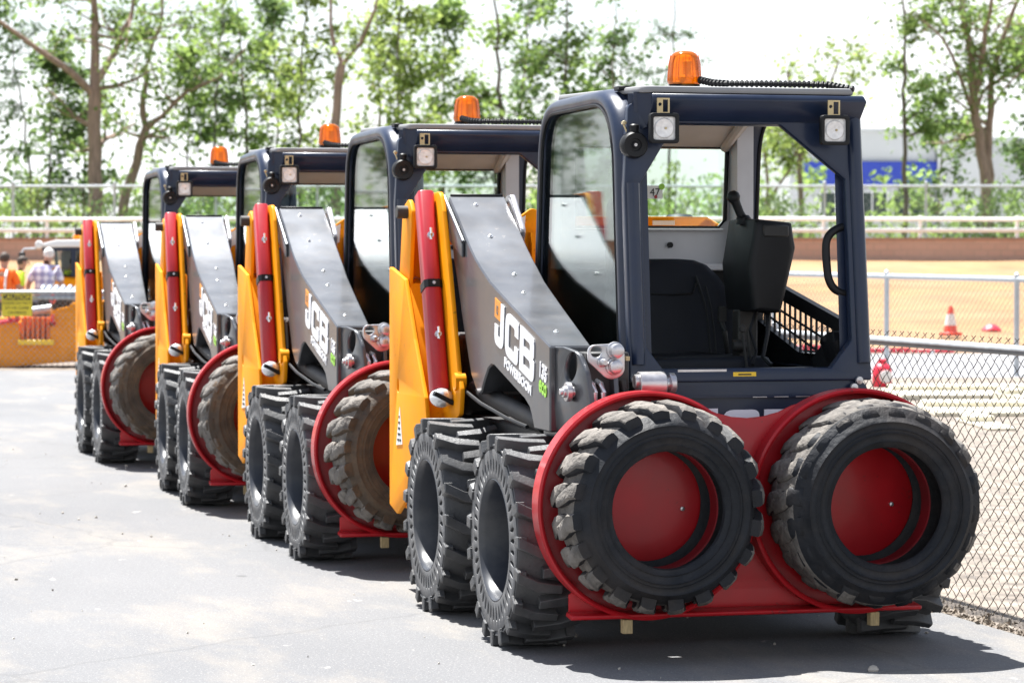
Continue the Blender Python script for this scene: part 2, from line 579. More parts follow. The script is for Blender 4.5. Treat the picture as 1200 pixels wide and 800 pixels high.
sheet('sand_slope', usf, [46 + 2 * i for i in range(23)], M['sand'], label='orange sand bank rising to the low brick wall', wob=0.13)
sheet('grass_ground', US, [90, 100, 120, 150, 200, 400, 1200], M['grass'], label='rough grass under the trees')
sheet('grey_track', [0.5, 3, 8, 20, 60], [36.6, 40, 43, 45.4], M['track'], dz=0.004, label='grey track between the fence and the sand')
bm = NB()
AX1 = 1.19
u_at = lambda d, x: (x - CX - d * math.sin(TH)) / math.cos(TH)
farR = S(u_at(38.4, AX1), 38.4, 0)
farL = S(-60, 38.4, 0)
put(bm, [Vector((AX1, -60, 0)), farR, farL, Vector((-60, -60, 0))], [(0, 1, 2, 3)])
put(bm, [Vector((AX1, -60, 0)), farR, farR - Vector((0, 0, .05)), Vector((AX1, -60, -.05))], [(0, 3, 2, 1)])
tag(obj('asphalt', bm, M['asphalt'], smooth=0, weld=False), 'sun bleached grey asphalt the loaders are parked on', kind='structure')

# ------------------------------------------------------------------ chain link fences
def chain_mesh(p0, p1, z0, z1, w, h, r, seg=4, bulge=0.0022, jitter=0.0015):
    """woven wires: each one zigzags between two neighbouring lines"""
    p0 = Vector(p0); p1 = Vector(p1)
    Ld = (p1 - p0).length
    d = (p1 - p0) / Ld
    nrm = Vector((d.y, -d.x, 0))
    n = int(Ld / (w / 2) )
    rows = int((z1 - z0) / (h / 2))
    bm = NB()
    for i in range(n):
        pts = []
        x0 = i * w / 2
        jx = random.uniform(-jitter, jitter)
        for k in range(rows + 1):
            xx = x0 + ((k + i) % 2) * w / 2 + jx
            side = 1 if (k % 2) else -1
            base = p0 + d * xx + Vector((0, 0, z0 + k * h / 2))
            pts.append(base + nrm * (0.0015 * side))
            if k < rows:
                xn = x0 + ((k + 1 + i) % 2) * w / 2 + jx
                mid = p0 + d * (xx * 0.45 + xn * 0.55) + Vector((0, 0, z0 + (k + 0.62) * h / 2))
                pts.append(mid + nrm * (bulge * (1 if k % 2 else -1)))
        # twisted barb at the top
        pts.append(pts[-1] + d * (w * 0.22 * (1 if i % 2 else -1)) + Vector((0, 0, h * 0.16)))
        tube(bm, pts, r, seg, cap=False)
    return bm

def fence(name, label, path, zr, step, w, h, r, wirem, z_of=None, rails=(1.0,), post_r=0.024, rail_r=0.021, mesh=True, group=None, ztop=0.05):
    """posts, rails, mesh along one straight run"""
    p0, p1 = Vector(path[0]), Vector(path[1])
    t = thing(name, label, 'fence', p0, 0, group)
    dv = p1 - p0
    n = max(1, round(dv.length / step))
    pm = None
    for i in range(n + 1):
        q = dv * (i / n)
        if pm is None:
            bm = NB()
            lathe(bm, [(post_r, -0.05), (post_r, zr + 0.03), (post_r * 1.15, zr + 0.03), (post_r * 1.1, zr + 0.05), (0.004, zr + 0.06)], 10, AZf(0, 0))
            o = obj('fence_post', bm, M['galv'], t)
            pm = o.data
        else:
            o = share('fence_post', pm, t)
        o.location = q
    for f in rails:
        bm = NB()
        tube(bm, [Vector((0, 0, zr * f)) + dv * (k / 12) for k in range(13)], rail_r, 10)
        obj('top_rail' if f == 1.0 else 'rail', bm, M['galv'], t)
    if mesh:
        off = Vector((dv.y, -dv.x, 0)).normalized() * (rail_r + 0.008)
        bm = chain_mesh(off, dv + off, 0.015, zr + ztop, w, h, r)
        o = obj('chain_link_mesh', bm, wirem, t, smooth=80, weld=False)
        tag(o, kind='stuff')
    return t

FX = 1.315
yfar = farR.y - 0.4
fence('chain_link_fence', 'chain link fence with pale top rail running along the right side of the loader row',
      [(FX, -3.4, -0.01), (FX, 9.2, -0.01)], 1.09, 3.15, 0.086, 0.060, 0.0022, M['wire'], group='chain link fences', ztop=0.045)
fence('chain_link_fence', 'chain link fence continuing beside the rearmost loaders to the corner behind the row',
      [(FX, 9.3, -0.01), (FX, yfar, -0.01)], 1.09, 3.0, 0.12, 0.115, 0.0028, M['wire'], group='chain link fences')
fL = S(-16, 39.2, 0); fR = Vector((FX - .05, farR.y + 0.75, 0))
fence('chain_link_fence', 'chain link fence with the yellow caution sign at the far end of the asphalt',
      [fL, S(u_at(39.2, FX) - .1, 39.2, 0)], 0.985, 3.0, 0.075, 0.075, 0.0030, M['wirepale'], rails=(1.0, 0.93), rail_r=0.028, group='chain link fences')
# oblique pale fence in front of the sand
pA, pB = S(7.46, 34.3, 0), S(-0.1, 50.6, 0.12)
tq = thing('chain_link_fence', 'pale grey chain link fence in front of the orange sand on the right', 'fence', pA, 0, 'chain link fences')
dv = pB - pA
pm = None
for k in range(7):
    q = dv * (k / 6)
    if pm is None:
        bm = NB(); lathe(bm, [(0.034, -0.1), (0.034, 1.19), (0.036, 1.21), (0.004, 1.24)], 10, AZf(0, 0))
        o = obj('fence_post', bm, M['galv'], tq); pm = o.data
    else:
        o = share('fence_post', pm, tq)
    o.location = q
bm = NB(); tube(bm, [dv * (k / 6) + Vector((0, 0, 1.15)) for k in range(7)], 0.036, 8); obj('top_rail', bm, M['galv'], tq)
off = Vector((dv.y, -dv.x, 0)).normalized() * 0.04
bm = chain_mesh(off, Vector((dv.x, dv.y, 0)) + off, 0.02, 1.14, 0.10, 0.10, 0.0026, 3)
tag(obj('chain_link_mesh', bm, M['wirepale'], tq, smooth=80, weld=False), kind='stuff')


# ------------------------------------------------------------------ loader wheels
TW, TR = 0.262, 0.395
def make_tyre_mesh():
    bm = NB()
    h = TW / 2
    rt = TR - 0.036
    # carcass, outer side at -h
    lathe(bm, [(0.232, -h + 0.052), (0.330, -h + 0.052), (0.335, -h + 0.012), (rt - 0.004, -h + 0.004), (rt, -h + 0.02), (rt + 0.002, 0), (rt, h - 0.02),
               (rt - 0.01, h - 0.002), (0.30, h), (0.228, h - 0.02), (0.222, h - 0.03), (0.222, -h + 0.03)], 72)
    # lugs: long kinked bars from each shoulder, overlapping in the middle
    NL = 19
    def lug(a0, sgn, jit):
        secs = [(-h - 0.002, 0.0), (-h * 0.42, 0.10), (h * 0.30, 0.135)]
        wa = 0.105
        loops = []
        for k, (x, da) in enumerate(secs):
            x = x * sgn
            hw = wa / 2 * (1.0 if k < 2 else 0.82)
            a = a0 + da * 1.0
            top = TR + (0 if k < 2 else -0.001)
            low = rt - 0.012
            hwl = hw * 1.28
            loops.append([Vector((x, r * math.cos(q), r * math.sin(q))) for r, q in
                          ((low, a - hwl), (top, a - hw), (top + 0.0005, a), (top, a + hw), (low, a + hwl))])
        loft(bm, loops, closed=True, cap=True)
        # shoulder block running down the sidewall edge
        x = (-h - 0.004) * sgn
        x2 = (-h + 0.03) * sgn
        q0, q1 = a0 - wa / 2, a0 + wa / 2
        lo = [Vector((xx, r * math.cos(q), r * math.sin(q))) for xx in (x, x2) for r, q in ((TR - 0.004, q0), (TR - 0.004, q1), (rt - 0.022, q1), (rt - 0.022, q0))]
        put(bm, lo, [(0, 1, 2, 3), (4, 7, 6, 5), (0, 4, 5, 1), (1, 5, 6, 2), (2, 6, 7, 3), (3, 7, 4, 0)])
    for i in range(NL):
        a = 2 * PI * i / NL
        lug(a, 1, 0)
        lug(a + PI / NL, -1, 0)
    return bm

def make_side_plate():
    bm = NB()
    h = TW / 2
    holes = []
    n = 42
    for i in range(n):
        a = 2 * PI * i / n
        c, s = math.cos(a), math.sin(a)
        hp = []
        for k in range(10):
            q = 2 * PI * k / 10
            ru, rv = 0.027 * math.cos(q), 0.0088 * math.sin(q) * (1 + 0.25 * math.cos(q))
            r = 0.276 + ru
            hp.append((r * c - rv * s, r * s + rv * c))
        holes.append(hp)
    # flat annulus with slots
    ring = circ(0, 0, 0.338, 72)
    plate(bm, ring, [circ(0, 0, 0.230, 60)] + holes, 0.022, lambda u, v, w: Vector((-h + 0.004 + w, u, v)), 0.002)
    return bm

def make_rim():
    bm = NB()
    h = TW / 2
    lathe(bm, [(0.236, -h + 0.012), (0.226, -h + 0.004), (0.219, -h + 0.012), (0.212, -h + 0.03), (0.206, 0.05), (0.200, 0.075)], 56, mi=0)
    lathe(bm, [(0.200, 0.075), (0.12, 0.082), (0.115, 0.06), (0.06, 0.055), (0.05, 0.03), (0.001, 0.028)], 40, mi=1)
    lathe(bm, [(0.222, h - 0.02), (0.20, h - 0.02), (0.20, 0.075)], 40, mi=1)
    return bm

def make_nut():
    bm = NB()
    lathe(bm, [(0.001, -0.016), (0.012, -0.014), (0.014, 0.0), (0.018, 0.002)], 6)
    return bm

WHEEL = {}
def build_wheel(root, loc, flip):
    if not WHEEL:
        a = obj('wheel', make_rim(), [M['rim'], M['rimdark']], root, smooth=35)
        t = obj('tyre', make_tyre_mesh(), M['rubber'], a, bevel=0.0022, smooth=30)
        sp = obj('sidewall', make_side_plate(), M['rubberside'], a, smooth=30)
        nm = obj('wheel_nut', make_nut(), M['zinc'], a)
        WHEEL.update(rim=a.data, tyre=t.data, side=sp.data, nut=nm.data)
        nuts = [nm]
    else:
        a = share('wheel', WHEEL['rim'], root)
        share('tyre', WHEEL['tyre'], a)
        share('sidewall', WHEEL['side'], a)
        nuts = [share('wheel_nut', WHEEL['nut'], a)]
    for i in range(7):
        nuts.append(share('wheel_nut', WHEEL['nut'], a))
    for i, nn in enumerate(nuts):
        q = 2 * PI * i / 8
        nn.location = (0.078, 0.138 * math.cos(q), 0.138 * math.sin(q))
    a.location = loc
    a.rotation_euler = (random.uniform(0, 6.28), 0, PI if flip else 0)
    return a

# ------------------------------------------------------------------ loader
M['roofgrey'] = mat('grey roof panel', (0.22, 0.22, 0.225), 0.5, var=0.1)
def letters_jcb(bm, fn, h, sx=1.0, bevel=0.0):
    """heavy block letters J C B, cap height h; returns width"""
    k = h
    st = 0.30 * k
    def P(pts, ox):
        return [((x * k + ox) * sx, y * k) for x, y in pts]
    # J : stem with a hook to the left, no serif
    j = rpoly([(0.45, 1.06, 0), (0.72, 1.06, 0), (0.72, 0.0, 0.30), (0.0, 0.0, 0.30), (0.0, 0.46, 0), (0.27, 0.46, 0), (0.27, 0.22, 0.08), (0.45, 0.22, 0.08)], 6)
    c = rpoly([(0.0, 0.0, 0.32), (1.02, 0.0, 0.32), (1.02, 0.40, 0), (0.74, 0.40, 0), (0.74, 0.22, 0.08), (0.28, 0.22, 0.10), (0.28, 0.80, 0.10), (0.74, 0.80, 0.08),
               (0.74, 0.64, 0), (1.02, 0.64, 0), (1.02, 1.02, 0.32), (0.0, 1.02, 0.32)], 6)
    b = rpoly([(0.0, 0.0, 0), (1.10, 0.0, 0.30), (1.10, 0.50, 0.18), (0.98, 0.53, 0.0), (1.06, 0.58, 0.14), (1.06, 1.02, 0.28), (0.0, 1.02, 0)], 6)
    h1 = rpoly([(0.28, 0.20, 0), (0.80, 0.20, 0.11), (0.80, 0.42, 0.11), (0.28, 0.42, 0)], 4)
    h2 = rpoly([(0.28, 0.62, 0), (0.77, 0.62, 0.09), (0.77, 0.82, 0.09), (0.28, 0.82, 0)], 4)
    ox = 0
    plate(bm, P(j, ox), [], 0.003, fn); ox += 0.85 * k
    plate(bm, P(c, ox), [], 0.003, fn); ox += 1.15 * k
    plate(bm, P(b, ox), [P(h1, ox), P(h2, ox)], 0.003, fn)
    return (ox + 1.12 * k) * sx

def screw_mesh():
    bm = NB()
    lathe(bm, [(0.011, 0.0), (0.010, 0.003), (0.006, 0.005), (0.005, 0.009), (0.001, 0.010)], 10, AZf(0, 0))
    return bm

def cab_side_frame(xg, sgn, yr, full):
    """rounded pillow frame round a side window; sgn -1 faces -x. Returns bm frame, glass outline"""
    zb = 1.02
    out = rpoly([(yr, zb, 0.03), (-0.17, zb, 0.03), (-0.075, 2.092, 0.34), (yr - 0.11, 2.080, 0.26)], 12)
    n = len(out)
    c = Vector((sum(p[0] for p in out) / n, sum(p[1] for p in out) / n))
    inn = rpoly([(yr - 0.075, zb + 0.05, 0.03), (-0.095, zb + 0.05, 0.03), (0.005, 2.030, 0.28), (yr - 0.175, 2.020, 0.20)], 12)
    def mixr(f):
        return [(a[0] * (1 - f) + b[0] * f, a[1] * (1 - f) + b[1] * f) for a, b in zip(out, inn)]
    rings = [(0.02, -0.10), (0.0, -0.055), (0.10, -0.018), (0.32, 0.006), (0.62, 0.012), (0.93, 0.006), (1.0, -0.006), (1.0, -0.05)]
    bm = NB()
    loft(bm, [[Vector((xg + sgn * dx, p[0], p[1])) for p in mixr(f)] for f, dx in rings], cap=False)
    return bm, inn

def make_loader():
    root = thing('skid_steer_loader', 'nearest skid steer loader at the front of the row, its whole cab in view', 'loader', (0, 0, 0), 0,
                 'yellow skid steer loaders parked in a row')
    for x, fl in ((-0.84 + TW / 2, False), (0.84 - TW / 2, True)):
        for y in (0.0, 1.12):
            build_wheel(root, (x, y, TR), fl)

    # chassis
    bm = NB()
    box(bm, -0.55, 0.55, -0.16, 2.0, 0.24, 0.78)
    box(bm, -0.30, 0.52, -0.20, 1.9, 0.78, 1.0)
    for y in (0.0, 1.12):
        tube(bm, [(-0.66, y, TR), (0.66, y, TR)], 0.10, 16)
    obj('chassis', bm, M['chassis'], root, bevel=0.01)
    bm = NB()
    plate(bm, rpoly([(-0.35, 0.5, 0.0), (0.56, 0.5, 0.0), (0.56, 0.96, 0.02), (0.50, 1.03, 0.02), (-0.30, 1.03, 0.02), (-0.35, 0.98, 0.02)]), [], 0.03, lambda u, v, w: Vector((u, -0.19 - w, v)), 0.004)
    # ledge below the sill with drain slots
    box(bm, -0.31, 0.53, -0.235, -0.215, 0.925, 0.934)
    fp = obj('front_panel', bm, M['navy'], root)
    for i in range(6):
        bm = NB(); box(bm, 0.10 + i * 0.085, 0.10 + i * 0.085 + 0.055, -0.2375, -0.2345, 0.9255, 0.9285)
        obj('slot_edge', bm, M['steel'], fp)
    bm = NB()
    letters_jcb(bm, lambda u, v, w: Vector((-0.135 + u, -0.2215 - w, 0.735 + v)), 0.142, 1.0)
    obj('panel_lettering', bm, M['lilac'], fp, smooth=0)
    # front coupling cylinder at the cab foot
    bm = NB()
    tube(bm, [(-0.40, -0.36, 0.995), (-0.375, -0.36, 0.995)], 0.026, 12)
    tube(bm, [(-0.385, -0.36, 0.985), (-0.285, -0.36, 0.985)], 0.046, 20)
    tube(bm, [(-0.29, -0.36, 0.985), (-0.262, -0.36, 0.985)], 0.026, 12)
    tube(bm, [(-0.268, -0.36, 0.985), (-0.246, -0.36, 0.985)], 0.040, 16)
    obj('coupler_cylinder', bm, M['steel'], root, bevel=0.003)

    bm = NB(); box(bm, -0.58, -0.31, 1.50, 1.95, 0.78, 1.12); obj('dark_gap_box', bm, M['chassis'], root, bevel=0.02)  # dark box added so the gap between post and boom reads as shade
    # ---- yellow side tower
    bm = NB()
    side = rpoly([(2.10, 1.405, 0.012), (1.80, 1.352, 0.01), (1.62, 1.10, 0.03), (1.42, 0.86, 0.03), (1.36, 0.70, 0.02), (1.56, 0.50, 0.03), (1.95, 0.33, 0.03), (2.10, 0.36, 0.01)])
    slot = circ(1.93, 0.89, 0.020, 16, 0.032)
    plate(bm, side, [slot], 0.018, lambda u, v, w: Vector((-0.772 + w, u, v)), 0.003)
    tower = obj('side_tower', bm, M['yellow'], root)
    bm = NB()
    box(bm, -0.752, -0.60, 1.80, 2.095, 0.36, 1.335)       # hidden body behind the plate
    put(bm, [Vector(v) for v in ((-0.753, 1.80, 1.338), (-0.64, 1.80, 1.338), (-0.64, 1.44, 0.80), (-0.753, 1.44, 0.80), (-0.753, 1.80, 0.6), (-0.64, 1.80, 0.6), (-0.64, 1.44, 0.6), (-0.753, 1.44, 0.6))],
        [(0, 1, 2, 3), (0, 3, 7, 4), (1, 5, 6, 2), (3, 2, 6, 7), (4, 7, 6, 5), (0, 4, 5, 1)])
    obj('tower_body', bm, M['yellow'], tower, bevel=0.006)
    bm = NB()
    # rear post carrying the boom pivot: back web and inner cheek
    post = rpoly([(1.93, 1.30, 0), (1.80, 1.715, 0.05), (1.50, 1.722, 0.06), (1.445, 1.64, 0.03), (1.350, 1.42, 0.03), (1.285, 1.25, 0.03), (1.180, 0.975, 0.03), (1.125, 0.90, 0.04), (1.15, 0.80, 0.03), (1.30, 0.76, 0), (1.93, 0.76, 0)])
    plate(bm, post, [], 0.020, lambda u, v, w: Vector((-0.688 + w, u, v)), 0.004)
    plate(bm, rpoly([(2.0, 1.30, 0), (1.92, 1.66, 0.05), (1.80, 1.70, 0.05), (1.74, 1.64, 0.03), (1.80, 1.30, 0)]), [], 0.018, lambda u, v, w: Vector((-0.752 + w, u, v)), 0.003)
    box(bm, -0.735, -0.688, 1.86, 1.90, 1.30, 1.68)
    # boss and foot near the wheel
    tube(bm, [(-0.70, 1.19, 0.935), (-0.655, 1.19, 0.935)], 0.036, 18)
    obj('tower_post', bm, M['yellow'], tower)
    bm = NB()
    tube(bm, [(-0.80, 1.83, 1.64), (-0.745, 1.83, 1.64)], 0.028, 14)
    obj('pivot_pin', bm, M['chassis'], tower, bevel=0.003)
    bm = NB()
    tri = [(1.866 + .02, 0.80), (1.835, 0.64), (1.955, 0.63)]
    plate(bm, tri, [], 0.002, lambda u, v, w: Vector((-0.7725 - w, u, v)))
    dcl = obj('warning_decal', bm, M['paper'], tower, smooth=0)
    bm = NB()
    for i, (z, ww) in enumerate(((0.75, 0.02), (0.725, 0.03), (0.70, 0.04), (0.675, 0.055), (0.65, 0.075))):
        for q in range(2):
            yy = 1.893 - ww / 2 + q * ww * 0.55
            plate(bm, [(yy, z), (yy + ww * 0.42, z), (yy + ww * 0.42, z + 0.011), (yy, z + 0.011)], [], 0.001, lambda u, v, w: Vector((-0.7748 - w, u, v)))
    obj('decal_marks', bm, M['ink'], dcl, smooth=0)
    # split pin left on the ledge
    bm = NB()
    tube(bm, [(-0.735, 1.86, 1.345), (-0.71, 1.84, 1.36), (-0.69, 1.86, 1.352), (-0.67, 1.87, 1.348)], 0.005, 6)
    obj('split_pin', bm, M['steel'], tower)

    # ---- red safety strut on the lift cylinder
    A = Vector((-0.728, 1.60, 1.72)); B = Vector((-0.728, 1.32, 0.895))
    dv = (B - A).normalized(); nf = Vector((0, -1, 0)); nf = (nf - dv * nf.dot(dv)).normalized()
    xs = Vector((1, 0, 0))
    bm = NB()
    hw, dp = 0.035, 0.05
    loops = []
    for p in (A, B):
        loops.append([p + xs * a + nf * b for a, b in ((-hw, -dp), (-hw, 0.022), (-hw + 0.012, 0.034), (hw - 0.012, 0.034), (hw, 0.022), (hw, -dp))])
    loft(bm, loops)
    st = obj('safety_strut', bm, M['redbar'], root, bevel=0.004)
    for f in (0.235, 0.735):
        p = A + (B - A) * f
        bm = NB()
        tube(bm, [p + nf * 0.03, p + nf * 0.05], 0.014, 10)
        tube(bm, [p + nf * 0.052 - dv * 0.028 + xs * 0.002, p + nf * 0.058, p + nf * 0.052 + dv * 0.022 - xs * 0.002], 0.006, 6)
        obj('clip', bm, M['chrome'], st)
    p = A + (B - A) * 0.475
    bm = NB()
    loops = []
    for o_ in (-0.017, 0.017):
        q = p + dv * o_
        loops.append([q + xs * a + nf * b for a, b in ((-hw - .004, -dp), (-hw - .004, 0.024), (-hw + 0.010, 0.0385), (hw - 0.010, 0.0385), (hw + .004, 0.024), (hw + .004, -dp))])
    loft(bm, loops)
    obj('strap', bm, M['black'], st)
    bm = NB(); tube(bm, [p + nf * 0.036, p + nf * 0.044], 0.007, 8); obj('strap_rivet', bm, M['chrome'], st)
    # cylinder foot cap under the strut
    q = B + dv * 0.035 + nf * 0.01
    bm = NB()
    lathe(bm, [(0.001, -0.055), (0.024, -0.05), (0.038, -0.035), (0.042, 0.0), (0.038, 0.03)], 20, lambda r, a, h: q + xs * (r * 1.15 * math.cos(a)) + Vector((0, 0, 1)) * (r * math.sin(a)) + Vector((0, 1, 0)) * h)
    fc = obj('cylinder_foot_cap', bm, M['chrome'], root)
    bm = NB()
    rot = Euler((0, R_(28), 0)).to_matrix()
    box(bm, q.x - 0.046, q.x + 0.046, q.y - 0.058, q.y - 0.02, q.z - 0.010, q.z + 0.010, rot=rot)
    obj('cap_slot', bm, M['black'], fc, bevel=0.003)

    # ---- boom
    XO = -0.652
    top = [(1.49, 1.704), (1.30, 1.598), (1.117, 1.488), (1.03, 1.443), (0.94, 1.406), (0.787, 1.350), (0.453, 1.262), (-0.12, 1.118)]
    prof = top + [(-0.12, 0.80), (0.10, 0.80), (0.135, 0.845), (0.17, 0.878), (0.24, 0.905), (0.62, 0.995), (0.71, 1.017), (0.76, 1.018), (0.81, 1.002), (0.87, 0.955), (0.92, 0.905), (0.954, 0.893),
                  (1.0, 0.905), (1.09, 0.966), (1.229, 1.172), (1.313, 1.316), (1.388, 1.43), (1.43, 1.53)]
    def xin(y):
        f = min(1, max(0, (y + 0.12) / 1.1))
        return -0.492 + f * 0.085
    bm = NB()
    loft(bm, [[Vector((XO, y, z)) for y, z in prof], [Vector((xin(y), y, z)) for y, z in prof]])
    boom = obj('boom', bm, M['boom'], root, bevel=0.006, smooth=25)
    # outer cover plate with raised lip at the rear
    bm = NB()
    plate(bm, [(1.53, 1.697), (1.20, 1.509), (1.20, 1.446), (1.39, 1.505), (1.42, 1.52)], [], 0.012, lambda u, v, w: Vector((XO - 0.001 - w, u, v)), 0.003)
    tube(bm, [(XO - 0.008, 1.53, 1.702), (XO - 0.008, 1.19, 1.509)], 0.009, 8)
    obj('cover_plate', bm, M['boom'], boom)
    # black strip closing the rear top edge
    bm = NB(); box(bm, XO + 0.01, -0.415, 1.485, 1.50, 1.695, 1.712); obj('rear_seal', bm, M['black'], boom, bevel=0.003)
    # inner lug by the cab
    bm = NB(); plate(bm, rpoly([(1.50, 1.60, 0.02), (1.50, 1.70, 0.04), (1.40, 1.71, 0.04), (1.22, 1.56, 0.02), (1.25, 1.50, 0)]), [circ(1.44, 1.655, 0.022)], 0.02, lambda u, v, w: Vector((-0.405 + w, u, v)), 0.003)
    obj('pivot_lug', bm, M['steel'], boom)
    sm = None
    for (x, y) in ((-0.55, 1.42), (-0.53, 0.86), (-0.555, 0.62), (-0.575, 0.07), (-0.545, 1.19)):
        zz = None
        for (y1, z1), (y2, z2) in zip(top, top[1:]):
            if y1 >= y >= y2:
                zz = z1 + (z2 - z1) * (y1 - y) / (y1 - y2); sl_ = math.atan2(z1 - z2, y1 - y2)
        if sm is None:
            o = obj('screw', screw_mesh(), M['chrome'], boom); sm = o.data
        else:
            o = share('screw', sm, boom)
        o.location = (x, y, zz); o.rotation_euler = (sl_, 0, 0)
    # flange lip along the boom nose
    bm = NB()
    nose = rpoly([(-0.02, 1.115, 0.0), (-0.19, 1.118, 0.06), (-0.29, 1.10, 0.06), (-0.345, 1.03, 0.06), (-0.375, 0.90, 0.05), (-0.375, 0.78, 0.03), (-0.02, 0.78, 0.0)], 7)
    hole = [(-0.245 + 0.040 * math.cos(2 * PI * i / 24) - 0.012 * math.sin(2 * PI * i / 24), 1.045 + 0.055 * math.sin(2 * PI * i / 24)) for i in range(24)]
    slant = lambda u: XO + 0.003 + 0.075 * max(0, (-0.10 - u)) / 0.26
    plate(bm, [(-0.02 + (u + 0.02) * 1.0, v) for u, v in nose], [hole], 0.02, lambda u, v, w: Vector((slant(u) + w, u, v)), 0.004)
    plate(bm, nose, [], 0.018, lambda u, v, w: Vector((-0.475 + w, u, v)), 0.003)
    obj('boom_nose', bm, M['boom'], boom)
    bm = NB()
    tube(bm, [(slant(-.25) - 0.035, -0.255, 0.955), (-0.46, -0.255, 0.955)], 0.021, 14)
    tube(bm, [(slant(-.25) - 0.024, -0.255, 0.955), (slant(-.25) - 0.004, -0.255, 0.955)], 0.036, 18)
    tube(bm, [(slant(-.25) - 0.046, -0.255, 0.955), (slant(-.25) - 0.03, -0.255, 0.955)], 0.013, 6)
    obj('nose_pin', bm, M['steel'], boom, bevel=0.002)
    # lift cylinder in the arch
    bm = NB()
    tube(bm, [(-0.58, 1.30, 0.90), (-0.58, 0.80, 0.858), (-0.58, 0.2, 0.81)], 0.036, 18)
    tube(bm, [(-0.58, 0.22, 0.81), (-0.58, -0.05, 0.79)], 0.02, 12)
    obj('lift_cylinder', bm, M['chassis'], root)
    bm = NB()
    tube(bm, [(-0.655, 1.20, 0.90), (-0.66, 0.9, 0.86), (-0.655, 0.5, 0.82), (-0.64, 0.25, 0.80)], 0.008, 8)
    obj('hydraulic_pipe', bm, M['black'], root)
    # lettering on the boom
    sd = Vector((0, -0.973, -0.231)); td = Vector((0, -0.231 * 0.45, 0.973)).normalized()
    def T(o, k=0.0):
        o = Vector((XO - 0.0012 - k, o[0], o[1]))
        return lambda u, v, w: o + sd * u + td * v - Vector((w, 0, 0))
    bm = NB(); letters_jcb(bm, T((0.694, 1.110)), 0.166, 1.19)
    obj('boom_lettering', bm, M['white'], boom, smooth=0)
    bm = NB(); plate(bm, [(0, 0), (0.088, 0), (0.088, 0.074), (0.0, 0.074)], [], 0.002, T((0.692, 1.214)))
    bd = obj('badge', bm, M['orangev'], boom, smooth=0)
    bm = NB(); plate(bm, [(0.03, 0.018), (0.056, 0.018), (0.056, 0.052), (0.03, 0.052)], [[(0.037, 0.026), (0.049, 0.026), (0.049, 0.044), (0.037, 0.044)]], 0.001, T((0.692, 1.214), 0.002))
    obj('badge_mark', bm, M['boom'], bd, smooth=0)
    bm = NB(); text(bm, 'POWERBOOM', 0.050, T((0.545, 1.022)), 0.002, 0.0022, sx=1.30)
    obj('model_lettering', bm, M['white'], boom, smooth=0)
    bm = NB(); text(bm, '135', 0.078, T((0.028, 1.006)), 0.002, 0.0025, sx=0.98)
    obj('number_lettering', bm, M['white'], boom, smooth=0)
    bm = NB(); text(bm, 'eco', 0.090, T((0.028, 0.950)), 0.002, 0.0025, sx=0.84)
    obj('eco_lettering', bm, M['green'], boom, smooth=0)

    # ---- hitch plate and hoses in front of the cab foot
    bm = NB()
    hp = rpoly([(-0.572, 1.128, 0.03), (-0.432, 1.135, 0.045), (-0.432, 1.02, 0.04), (-0.490, 0.995, 0.05), (-0.572, 1.07, 0.03)])
    plate(bm, hp, [circ(-0.540, 1.104, 0.021)], 0.016, lambda u, v, w: Vector((u, -0.335 - w, v)), 0.004)
    hit = obj('hitch_plate', bm, M['steel'], root)
    for (x, z, r) in ((-0.471, 1.108, 0.026), (-0.475, 1.050, 0.026), (-0.520, 1.066, 0.015)):
        bm = NB()
        lathe(bm, [(r * 1.25, -0.351), (r * 1.2, -0.362), (r, -0.364), (r * 0.92, -0.395), (r * 0.6, -0.40), (0.001, -0.40)], 18, AY(x, z))
        obj('bolt', bm, M['steel'], hit)
    bm = NB()
    for x in (-0.545, -0.513):
        tube(bm, [(x, -0.32, 0.80), (x + 0.002, -0.345, 0.90), (x + 0.002, -0.345, 0.955), (x - 0.002, -0.33, 0.985), (x - 0.012, -0.29, 0.998), (x - 0.012, -0.2, 0.99)], 0.0105, 10)
    obj('hose', bm, M['chrome'], root)
    bm = NB()
    box(bm, -0.57, -0.40, -0.30, -0.18, 0.70, 1.10)
    tube(bm, [(-0.43, -0.31, 1.0), (-0.41, -0.31, 0.90), (-0.43, -0.31, 0.8)], 0.014, 8)
    obj('hitch_block', bm, M['chassis'], root, bevel=0.008)
    bm = NB(); tube(bm, [(-0.418, -0.33, 1.07), (-0.418, -0.33, 1.085)], 0.011, 8); obj('copper_fitting', bm, M['zinc'], root)

    # ---- cab
    YF = lambda z: -0.22 + (z - 1.0) * 0.112
    bm = NB()
    outl = rpoly([(-0.375, 0.985, 0.01), (0.575, 0.985, 0.01), (0.56, 1.75, 0.0), (0.562, 2.02, 0.03), (-0.35, 2.02, 0.03), (-0.375, 1.70, 0.0)])
    opn = rpoly([(-0.245, 1.030, 0.01), (0.412, 1.030, 0.01), (0.500, 1.135, 0.02), (0.498, 1.74, 0.01), (0.245, 1.945, 0.03), (-0.165, 1.945, 0.03), (-0.308, 1.725, 0.01), (-0.308, 1.115, 0.015)])
    plate(bm, outl, [opn], 0.045, lambda u, v, w: Vector((u, YF(v) - 0.01 + 0.045 - w, v)), 0.006)
    cf = obj('cab_frame', bm, M['navy'], root)
    # bevelled inner post edges
    bm = NB()
    tube(bm, [(-0.342, YF(1.05) - 0.008, 1.05), (-0.342, YF(1.72) - 0.008, 1.72)], 0.026, 10)
    obj('corner_tube', bm, M['navy'], cf)
    bm = NB()
    tube(bm, [(0.545, YF(1.05) - 0.005, 1.05), (0.540, YF(1.98) - 0.005, 1.98)], 0.028, 10)
    obj('corner_tube', bm, M['navy'], cf)
